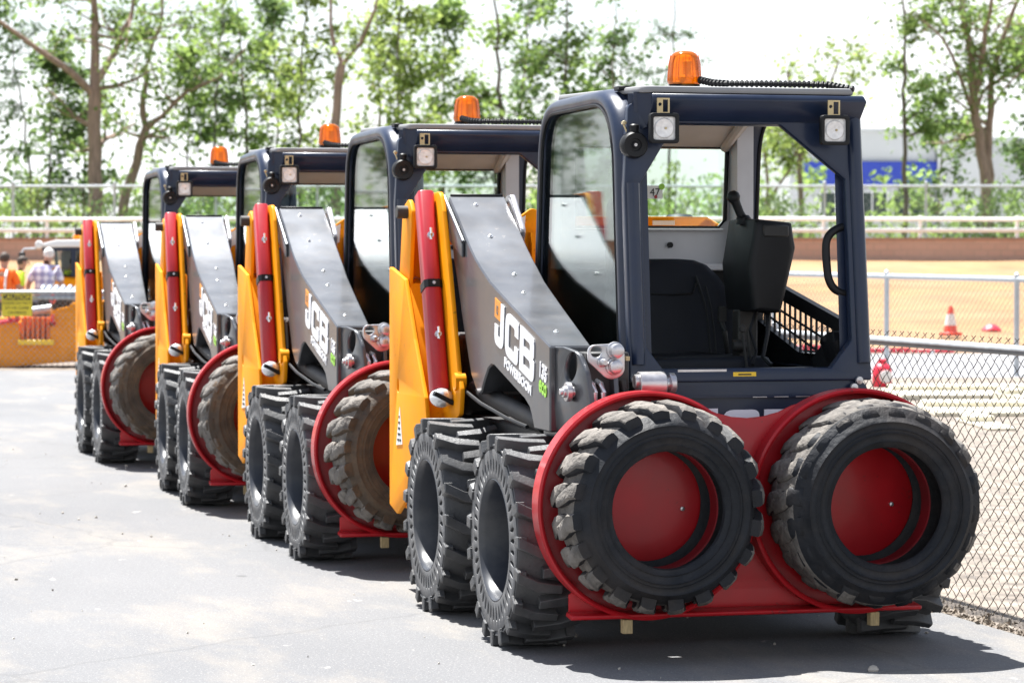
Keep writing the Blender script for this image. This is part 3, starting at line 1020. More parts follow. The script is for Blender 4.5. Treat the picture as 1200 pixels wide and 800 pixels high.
    bm = NB(); box(bm, -0.245, 0.42, -0.222, -0.205, 1.018, 1.034); box(bm, -0.24, 0.41, -0.20, 0.05, 1.012, 1.026)
    obj('door_sill', bm, M['navy'], cf, bevel=0.004)
    bm = NB(); box(bm, -0.19, 0.0, -0.2275, -0.2235, 1.020, 1.031); obj('sill_strip', bm, M['steel'], cf)
    bm = NB(); box(bm, 0.025, 0.115, -0.2305, -0.2265, 1.004, 1.020); sk = obj('warning_sticker', bm, M['stickery'], cf)
    bm = NB(); box(bm, 0.045, 0.095, -0.2325, -0.2315, 1.009, 1.014); obj('sticker_text', bm, M['ink'], sk)
    for bx, bz in ((0.522, 0.985), (0.500, 0.960), (-0.335, 0.965)):
        bm = NB(); lathe(bm, [(0.016, YF(bz) - 0.012), (0.014, YF(bz) - 0.022), (0.001, YF(bz) - 0.024)], 12, AY(bx, bz)); obj('frame_bolt', bm, M['steel'], cf)

    for (xg, sg, nm) in ((-0.372, -1, 'right'), (0.572, 1, 'left')):
        yr = 1.165 if sg < 0 else 1.215
        bm, inn = cab_side_frame(xg, sg, yr, True)
        sf = obj('window_frame', bm, M['navy'], root, smooth=60)
        bm = NB()
        rub = []
        tube(bm, [Vector((xg + sg * 0.004, y, z)) for y, z in inn], 0.008, 6, closed=True)
        obj('rubber_seal', bm, M['black'], sf)
        if sg < 0:
            bm = NB()
            plate(bm, inn, [], 0.005, lambda u, v, w: Vector((xg + 0.012 + w, u, v)))
            obj('window_pane', bm, M['glass'], sf, smooth=0)
        else:
            # bar mesh guard in the lower part of the open side
            bm = NB()
            P0 = Vector((xg - 0.035, 0.93, 1.335)); P1 = Vector((xg - 0.035, 0.02, 1.165)); Q0 = Vector((xg - 0.035, 0.95, 1.18)); Q1 = Vector((xg - 0.035, 0.16, 0.99))
            def quadbar(a, b, h, wd=0.014):
                loft(bm, [[p + Vector((sx_ * wd, 0, sz_ * h)) for sx_, sz_ in ((-1, -.5), (1, -.5), (1, .5), (-1, .5))] for p in (a, b)])
            quadbar(P0 + Vector((0, 0.06, 0.03)), P1 + Vector((0, -0.03, 0.02)), 0.055)
            quadbar(Q0, Q1, 0.03)
            sg_ = obj('side_guard', bm, M['black'], root)
            bm = NB()
            box(bm, xg - 0.05, xg - 0.02, 0.93, 1.12, 1.0, 1.36)
            put(bm, [Vector((xg - 0.03, y, z)) for y, z in ((0.97, 1.18), (0.14, 0.985), (0.97, 0.985))] + [Vector((xg - 0.045, y, z)) for y, z in ((0.97, 1.18), (0.14, 0.985), (0.97, 0.985))],
                [(0, 1, 2), (3, 5, 4), (0, 3, 4, 1), (1, 4, 5, 2), (2, 5, 3, 0)])
            obj('guard_panel', bm, M['black'], sg_)
            NBAR = 15
            for i in range(1, NBAR):
                f = i / NBAR
                a = P0.lerp(P1, f); b = Q0.lerp(Q1, f * 1.08 if f * 1.08 < 1 else 1)
                b.y = a.y
                bm = NB(); tube(bm, [a, Vector((a.x, a.y, Q0.z + (Q1.z - Q0.z) * (Q0.y - a.y) / (Q0.y - Q1.y)))], 0.0052, 4)
                obj('guard_bar', bm, M['black'], sg_)
            for f in (0.33, 0.66):
                bm = NB(); tube(bm, [P0.lerp(Q0, f), P1.lerp(Q1, f)], 0.0052, 4); obj('guard_bar', bm, M['black'], sg_)
            bm = NB()
            lathe(bm, [(0.001, 0.0), (0.05, 0.01), (0.085, 0.05), (0.09, 0.12)], 16, lambda r, a, h: Vector((xg - 0.06 - h * 0.3 + r * 0.3 * math.cos(a), -0.05 + r * math.sin(a) * 1.0, 1.02 + h + 0.3 * r * math.cos(a))))
            box(bm, xg - 0.10, xg - 0.03, -0.12, 0.13, 0.99, 1.12, rot=Euler((R_(-25), 0, 0)).to_matrix())
            plate(bm, [(0.06, 1.17), (-0.07, 1.24), (-0.08, 1.12)], [], 0.02, lambda u, v, w: Vector((xg - 0.05 + w, u, v)))
            obj('control_housing', bm, M['black'], root, bevel=0.008)

    # roof
    bm = NB()
    ro = rpoly([(-0.315, -0.165, 0.05), (0.535, -0.165, 0.05), (0.54, 1.02, 0.08), (-0.32, 1.02, 0.08)])
    plate(bm, ro, [], 0.026, lambda u, v, w: Vector((u, v, 2.055 + w + 0.02 * (v + 0.165))), 0.009)
    roof = obj('roof', bm, M['roofgrey'], root)
    bm = NB()      # visor over the front opening
    loops = []
    for x in (-0.275, 0.560):
        loops.append([Vector((x + d, y, z)) for d, y, z in ((0, -0.10, 2.055), (0, -0.175, 2.053), (0 if x < 0 else 0.012, -0.185, 2.03), (0, -0.13, 1.955), (0, -0.09, 1.94), (0, -0.05, 1.94))])
    loft(bm, loops)
    obj('visor', bm, M['navy'], root, bevel=0.004)
    bm = NB()
    box(bm, -0.33, -0.27, -0.12, -0.05, 1.93, 2.06)
    put(bm, [Vector(v) for v in ((-0.345, -0.095, 2.055), (-0.262, -0.175, 2.053), (-0.285, -0.14, 1.93), (-0.345, -0.10, 1.90))], [(0, 1, 2, 3)])
    obj('visor_gusset', bm, M['navy'], root, smooth=0)
    # liner and rear wall
    bm = NB(); box(bm, -0.30, 0.50, 0.06, 1.06, 2.02, 2.035)
    put(bm, [Vector(v) for v in ((-0.32, 0.75, 2.02), (0.46, 0.75, 2.02), (0.46, 1.10, 1.895), (-0.32, 1.10, 1.895), (-0.32, 1.12, 2.02), (0.46, 1.12, 2.02))],
        [(0, 1, 2, 3), (3, 2, 5, 4), (0, 3, 4), (1, 5, 2)])
    tube(bm, [(0.40, 0.70, 2.01), (0.43, 1.02, 1.92), (0.43, 1.07, 1.90)], 0.02, 8)
    obj('roof_liner', bm, M['liner'], root, smooth=30)
    bm = NB()
    rw = [(-0.33, 1.405), (0.54, 1.405), (0.55, 2.0), (-0.33, 2.0)]
    win = rpoly([(-0.27, 1.568, 0.02), (0.405, 1.568, 0.0), (0.435, 1.60, 0.0), (0.445, 1.905, 0.02), (-0.27, 1.905, 0.02)])
    plate(bm, rw, [win], 0.03, lambda u, v, w: Vector((u, 1.115 - w, v)), 0.003)
    box(bm, 0.455, 0.525, 0.98, 1.08, 1.40, 2.0)
    box(bm, -0.325, -0.265, 0.90, 1.08, 1.40, 2.0)
    rear = obj('rear_wall', bm, M['grey'], root, smooth=30)
    bm = NB(); box(bm, -0.30, 0.46, 1.02, 1.084, 1.392, 1.42); box(bm, -0.30, 0.42, 1.05, 1.083, 1.556, 1.566); obj('trim_ledge', bm, M['grey'], rear, bevel=0.006)
    bm = NB(); tube(bm, [(0.195, 1.07, 1.497), (0.195, 1.09, 1.497)], 0.012, 12); obj('wall_plug', bm, M['black'], rear)
    bm = NB(); tube(bm, [Vector((u, 1.083, v)) for u, v in win], 0.009, 6, closed=True); obj('rubber_seal', bm, M['black'], rear)
    bm = NB(); plate(bm, win, [], 0.005, lambda u, v, w: Vector((u, 1.105 - w, v))); obj('rear_window', bm, M['glass'], rear, smooth=0)
    bm = NB(); box(bm, 0.096, 0.162, 1.078, 1.081, 1.688, 1.742); card = obj('number_card', bm, M['paper'], rear)
    bm = NB(); text(bm, '47', 0.045, lambda u, v, w: Vector((0.106 + u, 1.0772 - w, 1.700 + v)), 0.001, 0.0); obj('card_number', bm, M['ink'], card, smooth=0)
    for (x, z, mm) in ((0.158, 1.738, 'green'), (0.132, 1.696, 'redbar')):
        bm = NB(); lathe(bm, [(0.001, 1.0755), (0.013 if mm == 'green' else 0.007, 1.0755), (0.013 if mm == 'green' else 0.007, 1.0775)], 14, AY(x, z)); obj('dot_sticker', bm, M[mm], card)
    bm = NB(); box(bm, -0.33, 0.54, 1.10, 1.13, 1.0, 1.405); box(bm, -0.33, -0.30, 0.1, 1.1, 0.98, 1.10); obj('bulkhead', bm, M['black'], root)

    # seat
    bm = NB()
    hwid = 0.255
    def seatsec(z, w, y0, th, k):
        pts = []
        for i in range(17):
            f = -1 + 2 * i / 16
            bol = 0.045 * max(0, (abs(f) - 0.55) / 0.45) ** 1.2 * k
            pts.append(Vector((0.09 + w * f, y0 - bol - 0.03 * math.sqrt(max(0, 1 - f * f)) , z)))
        for i in range(17):
            f = 1 - 2 * i / 16
            pts.append(Vector((0.09 + w * f, y0 + th, z)))
        return pts
    secs = [(1.00, 0.24, 0.70, 0.10, 0.6), (1.08, 0.255, 0.715, 0.10, 1), (1.20, 0.258, 0.74, 0.10, 1), (1.30, 0.245, 0.765, 0.09, 1), (1.37, 0.205, 0.785, 0.08, 0.7), (1.415, 0.165, 0.80, 0.06, 0.4), (1.435, 0.12, 0.815, 0.035, 0.1), (1.440, 0.06, 0.825, 0.012, 0)]
    loft(bm, [seatsec(*s) for s in secs])
    seat = obj('seat', bm, M['seat'], root, smooth=50)
    bm = NB()
    def onseat(x, z):
        f = abs((x - 0.09) / 0.25)
        y0 = 0.70 + (z - 1.0) * 0.22
        return Vector((x, y0 - 0.03 * math.sqrt(max(0, 1 - min(1, f) ** 2)) - 0.045 * max(0, (f - 0.55) / 0.45) ** 1.2 - 0.003, z))
    for s in (-1, 1):
        tube(bm, [onseat(0.09 + s * x, z) for x, z in ((0.150, 1.02), (0.150, 1.12), (0.145, 1.24), (0.13, 1.30), (0.11, 1.37))], 0.005, 6)
        tube(bm, [onseat(0.09 + s * x, z) for x, z in ((0.172, 1.02), (0.172, 1.12), (0.165, 1.24), (0.15, 1.33))], 0.004, 6)
    tube(bm, [onseat(0.09 + x, z) for x, z in ((-0.11, 1.37), (-0.11, 1.34), (-0.09, 1.30), (0, 1.295), (0.09, 1.30), (0.11, 1.34), (0.11, 1.37))], 0.0045, 6)
    obj('piping', bm, M['black'], seat)
    bm = NB()
    sc = rpoly([(-0.17, 0.24, 0.05), (0.35, 0.24, 0.05), (0.35, 0.72, 0.05), (-0.17, 0.72, 0.05)])
    plate(bm, sc, [], 0.11, lambda u, v, w: Vector((u, v, 0.95 + w)), 0.02)
    obj('seat_cushion', bm, M['seat'], root, smooth=50)
    # control pod with joystick
    bm = NB()
    YP = 0.36
    fpts = [[(-0.075, 1.60), (0.085, 1.585), (0.088, 1.555), (0.100, 1.49), (0.035, 1.225), (-0.085, 1.235), (-0.105, 1.42), (-0.085, 1.53)]]
    f0 = fpts[0]
    cx = 0.345
    def ring(y, k, dz=0.0, sh=0.0):
        mxx, mz = -0.0, 1.42
        return [Vector((cx + sh + (u - mxx) * k, YP + y, mz + (v - mz) * (k * 0.5 + 0.5) + dz)) for u, v in f0]
    loft(bm, [ring(-0.135, 0.78, -0.01), ring(-0.12, 0.95), ring(0.02, 1.0), ring(0.20, 0.95)])
    pod = obj('control_pod', bm, M['black'], root, bevel=0.012, seg=2)
    bm = NB()
    box(bm, cx - 0.045, cx + 0.062, YP - 0.142, YP - 0.125, 1.525, 1.572)
    obj('pod_recess', bm, M['ink'], pod, bevel=0.006)
    bm = NB()
    tube(bm, [(cx - 0.065, YP + 0.02, 1.58), (cx - 0.085, YP + 0.02, 1.62), (cx - 0.100, YP + 0.02, 1.655), (cx - 0.108, YP + 0.02, 1.672)], [0.021, 0.017, 0.018, 0.021], 12)
    lathe(bm, [(0.001, 0.026), (0.016, 0.022), (0.026, 0.008), (0.026, -0.008), (0.018, -0.02)], 14, AZf(0, 0))
    for v in bm.verts[-14 * 5:]:
        v.co = Matrix.Rotation(R_(-30), 4, 'Y') @ v.co + Vector((cx - 0.112, YP + 0.02, 1.682))
    lathe(bm, [(0.034, 1.575), (0.028, 1.59), (0.03, 1.60), (0.02, 1.612)], 12, AZf(cx - 0.07, YP + 0.02))
    obj('joystick', bm, M['black'], pod)
    bm = NB(); box(bm, cx - 0.09, cx - 0.01, YP + 0.02, YP + 0.1, 0.98, 1.24); tube(bm, [(cx - .12, YP, 1.10), (cx - .06, YP, 1.10)], 0.025, 10)
    obj('pod_stand', bm, M['chassis'], pod, bevel=0.006)
    bm = NB()
    loft(bm, [[Vector((-0.205 + sx_ * w, 0.42 + sy_ * 0.055, z)) for sx_, sy_ in ((-1, -1), (1, -1), (1, 1), (-1, 1))] for w, z in ((0.05, 1.02), (0.06, 1.2), (0.062, 1.55), (0.055, 1.66), (0.02, 1.70))])
    rp = obj('side_console', bm, M['black'], root, bevel=0.012)
    bm = NB(); box(bm, -0.232, -0.212, 0.358, 0.3645, 1.30, 1.58); obj('yellow_tape', bm, M['stickery'], rp)
    bm = NB()
    for q, (x, y) in enumerate(((0.235, 0.22), (0.265, 0.25))):
        tube(bm, [(x, y, 1.02), (x - 0.012, y, 1.10), (x - 0.018, y, 1.16)], 0.006, 6)
    lathe(bm, [(0.001, 1.155), (0.014, 1.16), (0.016, 1.175), (0.001, 1.19)], 10, AZf(0.217, 0.22))
    obj('floor_lever', bm, M['chassis'], root)
    bm = NB()
    tube(bm, [(0.30, 0.62, 1.03), (0.275, 0.58, 1.08), (0.262, 0.57, 1.15), (0.258, 0.60, 1.20)], 0.011, 8)
    box(bm, 0.245, 0.275, 0.585, 0.61, 1.19, 1.25)
    obj('belt_buckle', bm, M['ink'], seat)
    bm = NB()
    loft(bm, [[Vector((x + sx_, y, z)) for sx_ in (-0.024, 0.024)] + [Vector((x + sx_, y + 0.003, z)) for sx_ in (0.024, -0.024)] for x, y, z in ((-0.15, 0.60, 1.03), (-0.10, 0.60, 1.066), (0.0, 0.595, 1.068), (0.12, 0.59, 1.07), (0.24, 0.60, 1.06))])
    obj('seat_belt', bm, M['ink'], seat)
    bm = NB()
    tube(bm, [(0.30, 0.30, 1.24), (0.26, 0.26, 1.16), (0.28, 0.24, 1.08), (0.25, 0.2, 1.03)], 0.007, 6)
    obj('cable', bm, M['black'], pod)
    bm = NB()
    tube(bm, [(0.35, 0.30, 1.24), (0.33, 0.25, 1.15), (0.30, 0.22, 1.06), (0.31, 0.15, 1.03)], 0.009, 6)
    obj('cable', bm, M['black'], pod)
    # grab handle on the left post
    bm = NB()
    hz = [(0.535, -0.115, 1.566), (0.50, -0.112, 1.562), (0.462, -0.112, 1.548), (0.436, -0.112, 1.520), (0.430, -0.114, 1.48), (0.434, -0.12, 1.40), (0.438, -0.125, 1.362), (0.456, -0.127, 1.328), (0.49, -0.128, 1.311), (0.535, -0.13, 1.308)]
    hz = [Vector(q) for q in hz]
    for _ in range(2):
        hz = [hz[0]] + [p for a, b in zip(hz, hz[1:]) for p in (a * .75 + b * .25, a * .25 + b * .75)] + [hz[-1]]
    tube(bm, [(x, y - 0.005, z) for x, y, z in hz], 0.0155, 12)
    obj('grab_handle', bm, M['black'], root, smooth=60)
    # work lights
    for x in (-0.242, 0.428):
        z = 1.922
        y = -0.20
        bm = NB()
        plate(bm, rpoly([(x - 0.056, z - 0.056, 0.014), (x + 0.056, z - 0.056, 0.014), (x + 0.056, z + 0.056, 0.014), (x - 0.056, z + 0.056, 0.014)]), [rpoly([(x - 0.043, z - 0.043, 0.01), (x + 0.043, z - 0.043, 0.01), (x + 0.043, z + 0.043, 0.01), (x - 0.043, z + 0.043, 0.01)])], 0.03, lambda u, v, w: Vector((u, y - w, v)), 0.003)
        lathe(bm, [(0.054, y), (0.045, y + 0.035), (0.02, y + 0.05), (0.001, y + 0.05)], 12, AY(x, z))
        wl = obj('work_light', bm, M['black'], root)
        bm = NB()
        plate(bm, rpoly([(x - 0.044, z - 0.044, 0.01), (x + 0.044, z - 0.044, 0.01), (x + 0.044, z + 0.044, 0.01), (x - 0.044, z + 0.044, 0.01)]), [], 0.006, lambda u, v, w: Vector((u, y - 0.012 - w, v)), 0.001)
        lathe(bm, [(0.038, y - 0.019), (0.034, y - 0.022), (0.020, y - 0.020), (0.001, y - 0.019)], 20, AY(x, z))
        obj('lamp_glass', bm, M['beigecover'], wl)
        bm = NB(); lathe(bm, [(0.005, y - 0.0195), (0.004, y - 0.024), (0.001, y - 0.024)], 8, AY(x + 0.006, z)); obj('lamp_bulb', bm, M['zinc'], wl)
        bm = NB()
        plate(bm, [(x - 0.024, z + 0.055), (x + 0.024, z + 0.055), (x + 0.024, z + 0.112), (x - 0.024, z + 0.112)], [[(x - 0.002, z + 0.060), (x + 0.018, z + 0.060), (x + 0.018, z + 0.106), (x - 0.002, z + 0.106)], circ(x - 0.013, z + 0.088, 0.007, 10)], 0.006, lambda u, v, w: Vector((u, y - 0.004 - w, v)))
        obj('lamp_bracket', bm, M['zinc'], wl)
    # horn
    bm = NB()
    hx, hz_ = -0.335, 1.862
    lathe(bm, [(0.001, -0.16), (0.012, -0.163), (0.014, -0.158), (0.022, -0.158), (0.024, -0.164), (0.044, -0.166), (0.050, -0.155), (0.050, -0.12), (0.03, -0.10), (0.001, -0.10)], 26, AY(hx, hz_))
    lathe(bm, [(0.016, 1.905), (0.018, 1.935), (0.012, 1.94), (0.001, 1.94)], 12, AZf(hx + 0.002, -0.14))
    hn = obj('horn', bm, M['black'], root)
    bm = NB(); lathe(bm, [(0.007, -0.160), (0.006, -0.168), (0.001, -0.168)], 10, AY(hx, hz_)); obj('horn_stud', bm, M['steel'], hn)
    bm = NB(); lathe(bm, [(0.001, -0.132), (0.008, -0.13), (0.009, -0.12), (0.006, -0.10)], 8, AY(hx - 0.032, 1.945)); tube(bm, [(hx - 0.032, -0.115, 1.94), (hx - 0.02, -0.12, 1.91)], 0.004, 6); obj('horn_screw', bm, M['zinc'], hn)
    # small roof stop
    bm = NB(); box(bm, -0.335, -0.29, 0.05, 0.12, 2.075, 2.092); obj('roof_stop', bm, M['black'], roof, bevel=0.003)
    # beacon
    bx, by = -0.012, 0.25
    bm = NB(); lathe(bm, [(0.074, 2.085), (0.070, 2.097), (0.060, 2.108), (0.055, 2.118), (0.001, 2.118)], 24, AZf(bx, by)); bc = obj('beacon', bm, M['black'], root)
    bm = NB(); lathe(bm, [(0.062, 2.112), (0.066, 2.122), (0.064, 2.15), (0.061, 2.19), (0.056, 2.214), (0.047, 2.229), (0.033, 2.238), (0.001, 2.242)], 28, AZf(bx, by))
    for i in range(14):
        q = 2 * PI * i / 14
        tube(bm, [(bx + r * math.cos(q), by + r * math.sin(q), z) for r, z in ((0.066, 2.125), (0.061, 2.19), (0.054, 2.224))], 0.0016, 4)
    obj('beacon_lens', bm, M['amber'], bc)
    bm = NB(); lathe(bm, [(0.030, 2.12), (0.032, 2.14), (0.018, 2.15), (0.016, 2.185), (0.022, 2.20), (0.001, 2.21)], 12, AZf(bx + .01, by)); obj('beacon_bulb', bm, M['beigecover'], bc)
    # ridged cable conduit from the beacon along the roof edge
    path = [Vector(v) for v in ((0.03, 0.20, 2.128), (0.06, 0.12, 2.112), (0.10, 0.06, 2.106), (0.20, 0.02, 2.105), (0.40, -0.02, 2.103), (0.46, -0.06, 2.100), (0.50, -0.12, 2.086), (0.535, -0.15, 2.078))]
    pts = []
    for a, b in zip(path, path[1:]):
        n = max(2, int((b - a).length / 0.0045))
        pts += [a.lerp(b, i / n) for i in range(n)]
    bm = NB(); tube(bm, pts, [0.0155 if (i // 2) % 2 else 0.0095 for i in range(len(pts))], 7)
    obj('cable_conduit', bm, M['black'], roof, smooth=0)
    # yellow cross tube and rear hood
    bm = NB()
    loft(bm, [[Vector((x, y, z)) for y, z in ((1.66, 1.572), (1.66, 1.622), (1.80, 1.622), (1.80, 1.50), (1.72, 1.50))] for x in (-0.66, 0.55)])
    loft(bm, [[Vector((0.55, y, z)) for y, z in ((1.66, 1.572), (1.66, 1.622), (1.80, 1.622), (1.80, 1.50), (1.72, 1.50))], [Vector((0.64, y, z)) for y, z in ((1.68, 1.56), (1.68, 1.575), (1.80, 1.575), (1.80, 1.50), (1.72, 1.50))]])
    ct = obj('cross_tube', bm, M['yellow'], root, bevel=0.004)
    bm = NB(); box(bm, 0.30, 0.40, 1.656, 1.6615, 1.585, 1.605); obj('tube_label', bm, M['grey'], ct)
    bm = NB(); plate(bm, rpoly([(-0.43, 1.28, 0), (-0.225, 1.28, 0), (-0.225, 1.62, 0.02), (-0.30, 1.655, 0.03), (-0.40, 1.585, 0.02), (-0.43, 1.50, 0)]), [], 0.02, lambda u, v, w: Vector((u, 1.46 - w, v)), 0.003)
    box(bm, -0.315, -0.225, 1.39, 1.45, 1.25, 1.55)
    ip = obj('inner_bracket', bm, M['yellow'], root)
    bm = NB(); plate(bm, [(-0.388, 1.50), (-0.336, 1.525), (-0.330, 1.622), (-0.388, 1.588)], [], 0.002, lambda u, v, w: Vector((u, 1.4385 - w, v))); obj('bracket_label', bm, M['paper'], ip, smooth=0)
    bm = NB()
    hd = rpoly([(1.25, 0.78, 0), (1.25, 1.36, 0.02), (1.6, 1.42, 0.05), (2.05, 1.36, 0.10), (2.12, 0.78, 0.0)])
    plate(bm, hd, [], 0.86, lambda u, v, w: Vector((-0.30 + w, u, v)), 0.01)
    hood = obj('engine_hood', bm, M['yellow'], root)
    bm = NB()
    for i in range(7):
        box(bm, -0.35, 0.42, 2.11, 2.135, 0.86 + i * 0.065, 0.895 + i * 0.065)
    obj('hood_grille', bm, M['chassis'], hood)
    bm = NB(); lathe(bm, [(0.001, 1.64), (0.05, 1.635), (0.085, 1.60), (0.09, 1.40)], 18, AZf(0.50, 1.9)); obj('air_cleaner_cap', bm, M['black'], hood)
    return root

# ------------------------------------------------------------------ red tyre carrier and used tyres
RC = 0.41
def make_carrier():
    root = thing('tyre_carrier', 'red steel carrier holding two used tyres on the front of the nearest loader', 'carrier', (0, 0, 0), 0, 'red tyre carriers on the loaders')
    cz = 0.557
    out = [(-0.675, 0.160), (0.640, 0.160), (0.640, 0.235)]
    out += arc(0.40, cz, RC - 0.004, -50, 118, 30)
    out += [(0.17, 0.905), (0.12, 0.882), (0.06, 0.867), (0.0, 0.862), (-0.06, 0.867), (-0.12, 0.882), (-0.17, 0.905)]
    out += arc(-0.40, cz, RC - 0.004, 62, 230, 30)
    out += [(-0.675, 0.235)]
    bm = NB(); plate(bm, out, [], 0.012, lambda u, v, w: Vector((u, -0.452 - w, v)), 0.002)
    obj('back_plate', bm, M['red'], root)
    for s in (-1, 1):
        bm = NB()
        lathe(bm, [(RC - 0.013, -0.464), (RC - 0.013, -0.530), (RC - 0.018, -0.536), (RC - 0.015, -0.543), (RC - 0.006, -0.546), (RC + 0.002, -0.541), (RC + 0.001, -0.533), (RC, -0.452)], 96, AY(s * 0.40, cz))
        obj('retaining_ring', bm, M['red'], root, smooth=50)
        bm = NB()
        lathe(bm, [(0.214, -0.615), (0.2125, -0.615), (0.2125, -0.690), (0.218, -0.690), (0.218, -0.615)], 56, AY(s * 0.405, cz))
        obj('hub_sleeve', bm, M['redshade'], root)
        bm = NB(); lathe(bm, [(0.009, -0.464), (0.008, -0.472), (0.001, -0.474)], 8, AY(s * 0.405 + 0.155, cz - 0.02)); obj('disc_bolt', bm, M['steel'], root)
    bm = NB()
    loft(bm, [[Vector((x, y, z)) for y, z in ((-0.452, 0.158), (-0.52 , 0.150), (-0.545, 0.155), (-0.545, 0.168), (-0.52, 0.172), (-0.464, 0.176))] for x in (-0.685, 0.650)])
    obj('bottom_flange', bm, M['red'], root, bevel=0.003)
    bm = NB()
    box(bm, -0.62, 0.60, -0.452, -0.40, 0.20, 0.33); box(bm, -0.5, 0.5, -0.452, -0.38, 0.62, 0.72)
    for x in (-0.45, 0.45): box(bm, x - 0.03, x + 0.03, -0.452, -0.36, 0.30, 0.80)
    obj('back_brace', bm, M['red'], root, bevel=0.006)
    for x in (-0.475, 0.470):
        bm = NB(); box(bm, x - 0.018, x + 0.018, -0.535, -0.50, 0.098, 0.1485); obj('wooden_block', bm, M['wood'], root, bevel=0.002)
    return root

M['wood'] = mat('pale timber', (0.42, 0.32, 0.17), 0.8, var=0.25, scale=30, stretch=(8, 1, 1))

M['brownrubber'] = mat('mud stained tyre rubber', (0.055, 0.040, 0.028), 0.8, var=0.5, scale=9, bump=0.4, bscale=40, dirt=(0.15, 0.095, 0.05), dirt_amt=0.8, dirt_scale=6)

def used_tyre(seed, worn):
    """carcass and lugs; axis along Y, front face at -y"""
    rnd = random.Random(seed)
    bm = NB()
    h = 0.115
    R0 = 0.347 if not worn else 0.358
    N = 96
    wob = [0.003 * math.sin(3 * 2 * PI * i / N + seed) + 0.002 * math.sin(7 * 2 * PI * i / N) for i in range(N)]
    prof = [(0.207, -h + 0.012, 0), (0.212, -h, 0), (0.228, -h - 0.005, 0), (0.231, -h - 0.009, 0), (0.236, -h - 0.006, 0), (0.258, -h - 0.014, 0), (0.2605, -h - 0.0175, 0), (0.265, -h - 0.013, 0), (0.272, -h - 0.0135, 0), (0.2735, -h - 0.0165, 0), (0.277, -h - 0.013, 0), (0.295, -h - 0.014, 0), (0.300, -h - 0.018, 0), (0.306, -h - 0.014, 0), (0.322, -h + 0.006, 0), (R0 - 0.008, -h + (0.014 if worn else 0.032), 1), (R0, -h + (0.035 if worn else 0.06), 1), (R0 + 0.003, 0, 1),
            (R0, h - 0.06, 1), (R0 - 0.006, h - 0.032, 1), (0.322, h - 0.006, 0), (0.29, h + 0.012, 0), (0.235, h + 0.004, 0), (0.205, h - 0.004, 0), (0.203, h - 0.012, 0), (0.222, h - 0.02, 0), (0.25, h - 0.022, 0), (0.305, h - 0.05, 0), (0.322, 0, 0), (0.305, -h + 0.05, 0), (0.25, -h + 0.022, 0), (0.222, -h + 0.02, 0)]
    rows = []
    for r, y, _ in prof:
        rows.append([bm.verts.new(((r + wob[i] * (r > 0.3)) * math.cos(2 * PI * i / N), y + 0.002 * math.sin(5 * 2 * PI * i / N + r * 9), (r + wob[i] * (r > 0.3)) * math.sin(2 * PI * i / N))) for i in range(N)])
    rows.append(rows[0])
    pm = [p[2] for p in prof] + [prof[0][2]]
    for j in range(len(rows) - 1):
        for i in range(N):
            f = bm.faces.new((rows[j][i], rows[j][(i + 1) % N], rows[j + 1][(i + 1) % N], rows[j + 1][i]))
            f.material_index = 1 if (pm[j] and pm[j + 1]) else 0
    NL = 20
    top = 0.377 if not worn else 0.369
    for i in range(NL):
        for side in (-1, 1):
            a = 2 * PI * (i + (0.5 if side > 0 else 0)) / NL + rnd.uniform(-0.008, 0.008)
            wa = (0.175 if not worn else 0.20) + rnd.uniform(-0.01, 0.01)
            tt = top + rnd.uniform(-0.004, 0.003)
            secs = [(side * (h - 0.004), 0.0, 0.318, tt - (0.036 if worn else 0.022), 0.95), (side * (h - 0.030), 0.015, 0.33, tt - 0.004, 1.0), (side * 0.05, 0.07, 0.33, tt, 1.0), (side * -0.012, 0.13, 0.33, tt - 0.001, 0.85), (side * -0.035, 0.15, 0.33, tt - 0.010, 0.6)]
            loops = []
            for y, da, lo, hi, ws in secs:
                aa = a + side * da * -1
                hw = wa / 2 * ws
                lp = []
                for r, q in ((lo, -hw * 1.12), (hi - 0.007, -hw), (hi, -hw * 0.78), (hi + 0.002, 0), (hi, hw * 0.78), (hi - 0.007, hw), (lo, hw * 1.12)):
                    rr = r + (rnd.uniform(-0.003, 0.003) if r > 0.34 else 0)
                    lp.append(Vector((rr * math.cos(aa + q), y, rr * math.sin(aa + q))))
                loops.append(lp)
            n0 = len(bm.faces)
            loft(bm, loops)
            bm.faces.ensure_lookup_table()
            for f in bm.faces[n0:]:
                c = f.calc_center_median()
                f.material_index = 1 if math.hypot(c.x, c.z) > 0.352 and abs(c.y) < h - 0.006 else 0
    return bm

loaders = []
first = make_loader()
carrier0 = make_carrier()
SPOT = [(0.0, 0.0, 0.0, 0.0), (-0.130, 3.335, -0.007, -0.03), (-0.177, 6.595, -0.032, -0.06), (-0.229, 10.376, -0.013, -0.05)]   # x, y, yaw, sideways shift of the carrier
LAB = ['',
       'second skid steer loader in the row, its yellow side tower just behind the nearest loader',
       'third skid steer loader in the row, between the second loader and the rearmost one',
       'rearmost skid steer loader, smallest in view, beside the caution sign at the left']
CLAB = ['', 'red tyre carrier on the second loader, its left ring showing behind the nearest yellow tower',
        'red tyre carrier on the third loader, half hidden by the second loader',
        'red tyre carrier on the rearmost loader, smallest ring in view']
TL = [('chunky used tyre with dusty pale lugs in the left ring of the nearest red carrier', 'worn smooth used tyre in the right ring of the nearest red carrier beside the fence'),
      ('used tyre with dusty lugs in the left ring of the second loader\'s carrier', 'used tyre in the right ring of the second loader\'s carrier, mostly hidden'),
      ('worn used tyre in the left ring of the third loader\'s carrier', 'used tyre in the right ring of the third loader\'s carrier, hidden behind the second loader'),
      ('worn used tyre in the left ring of the rearmost loader\'s carrier', 'used tyre in the right ring of the rearmost loader\'s carrier, hidden behind the third loader')]
tA = obj('used_tyre', used_tyre(3, False), [M['oldrubber'], M['dusty']], bevel=0, smooth=50)
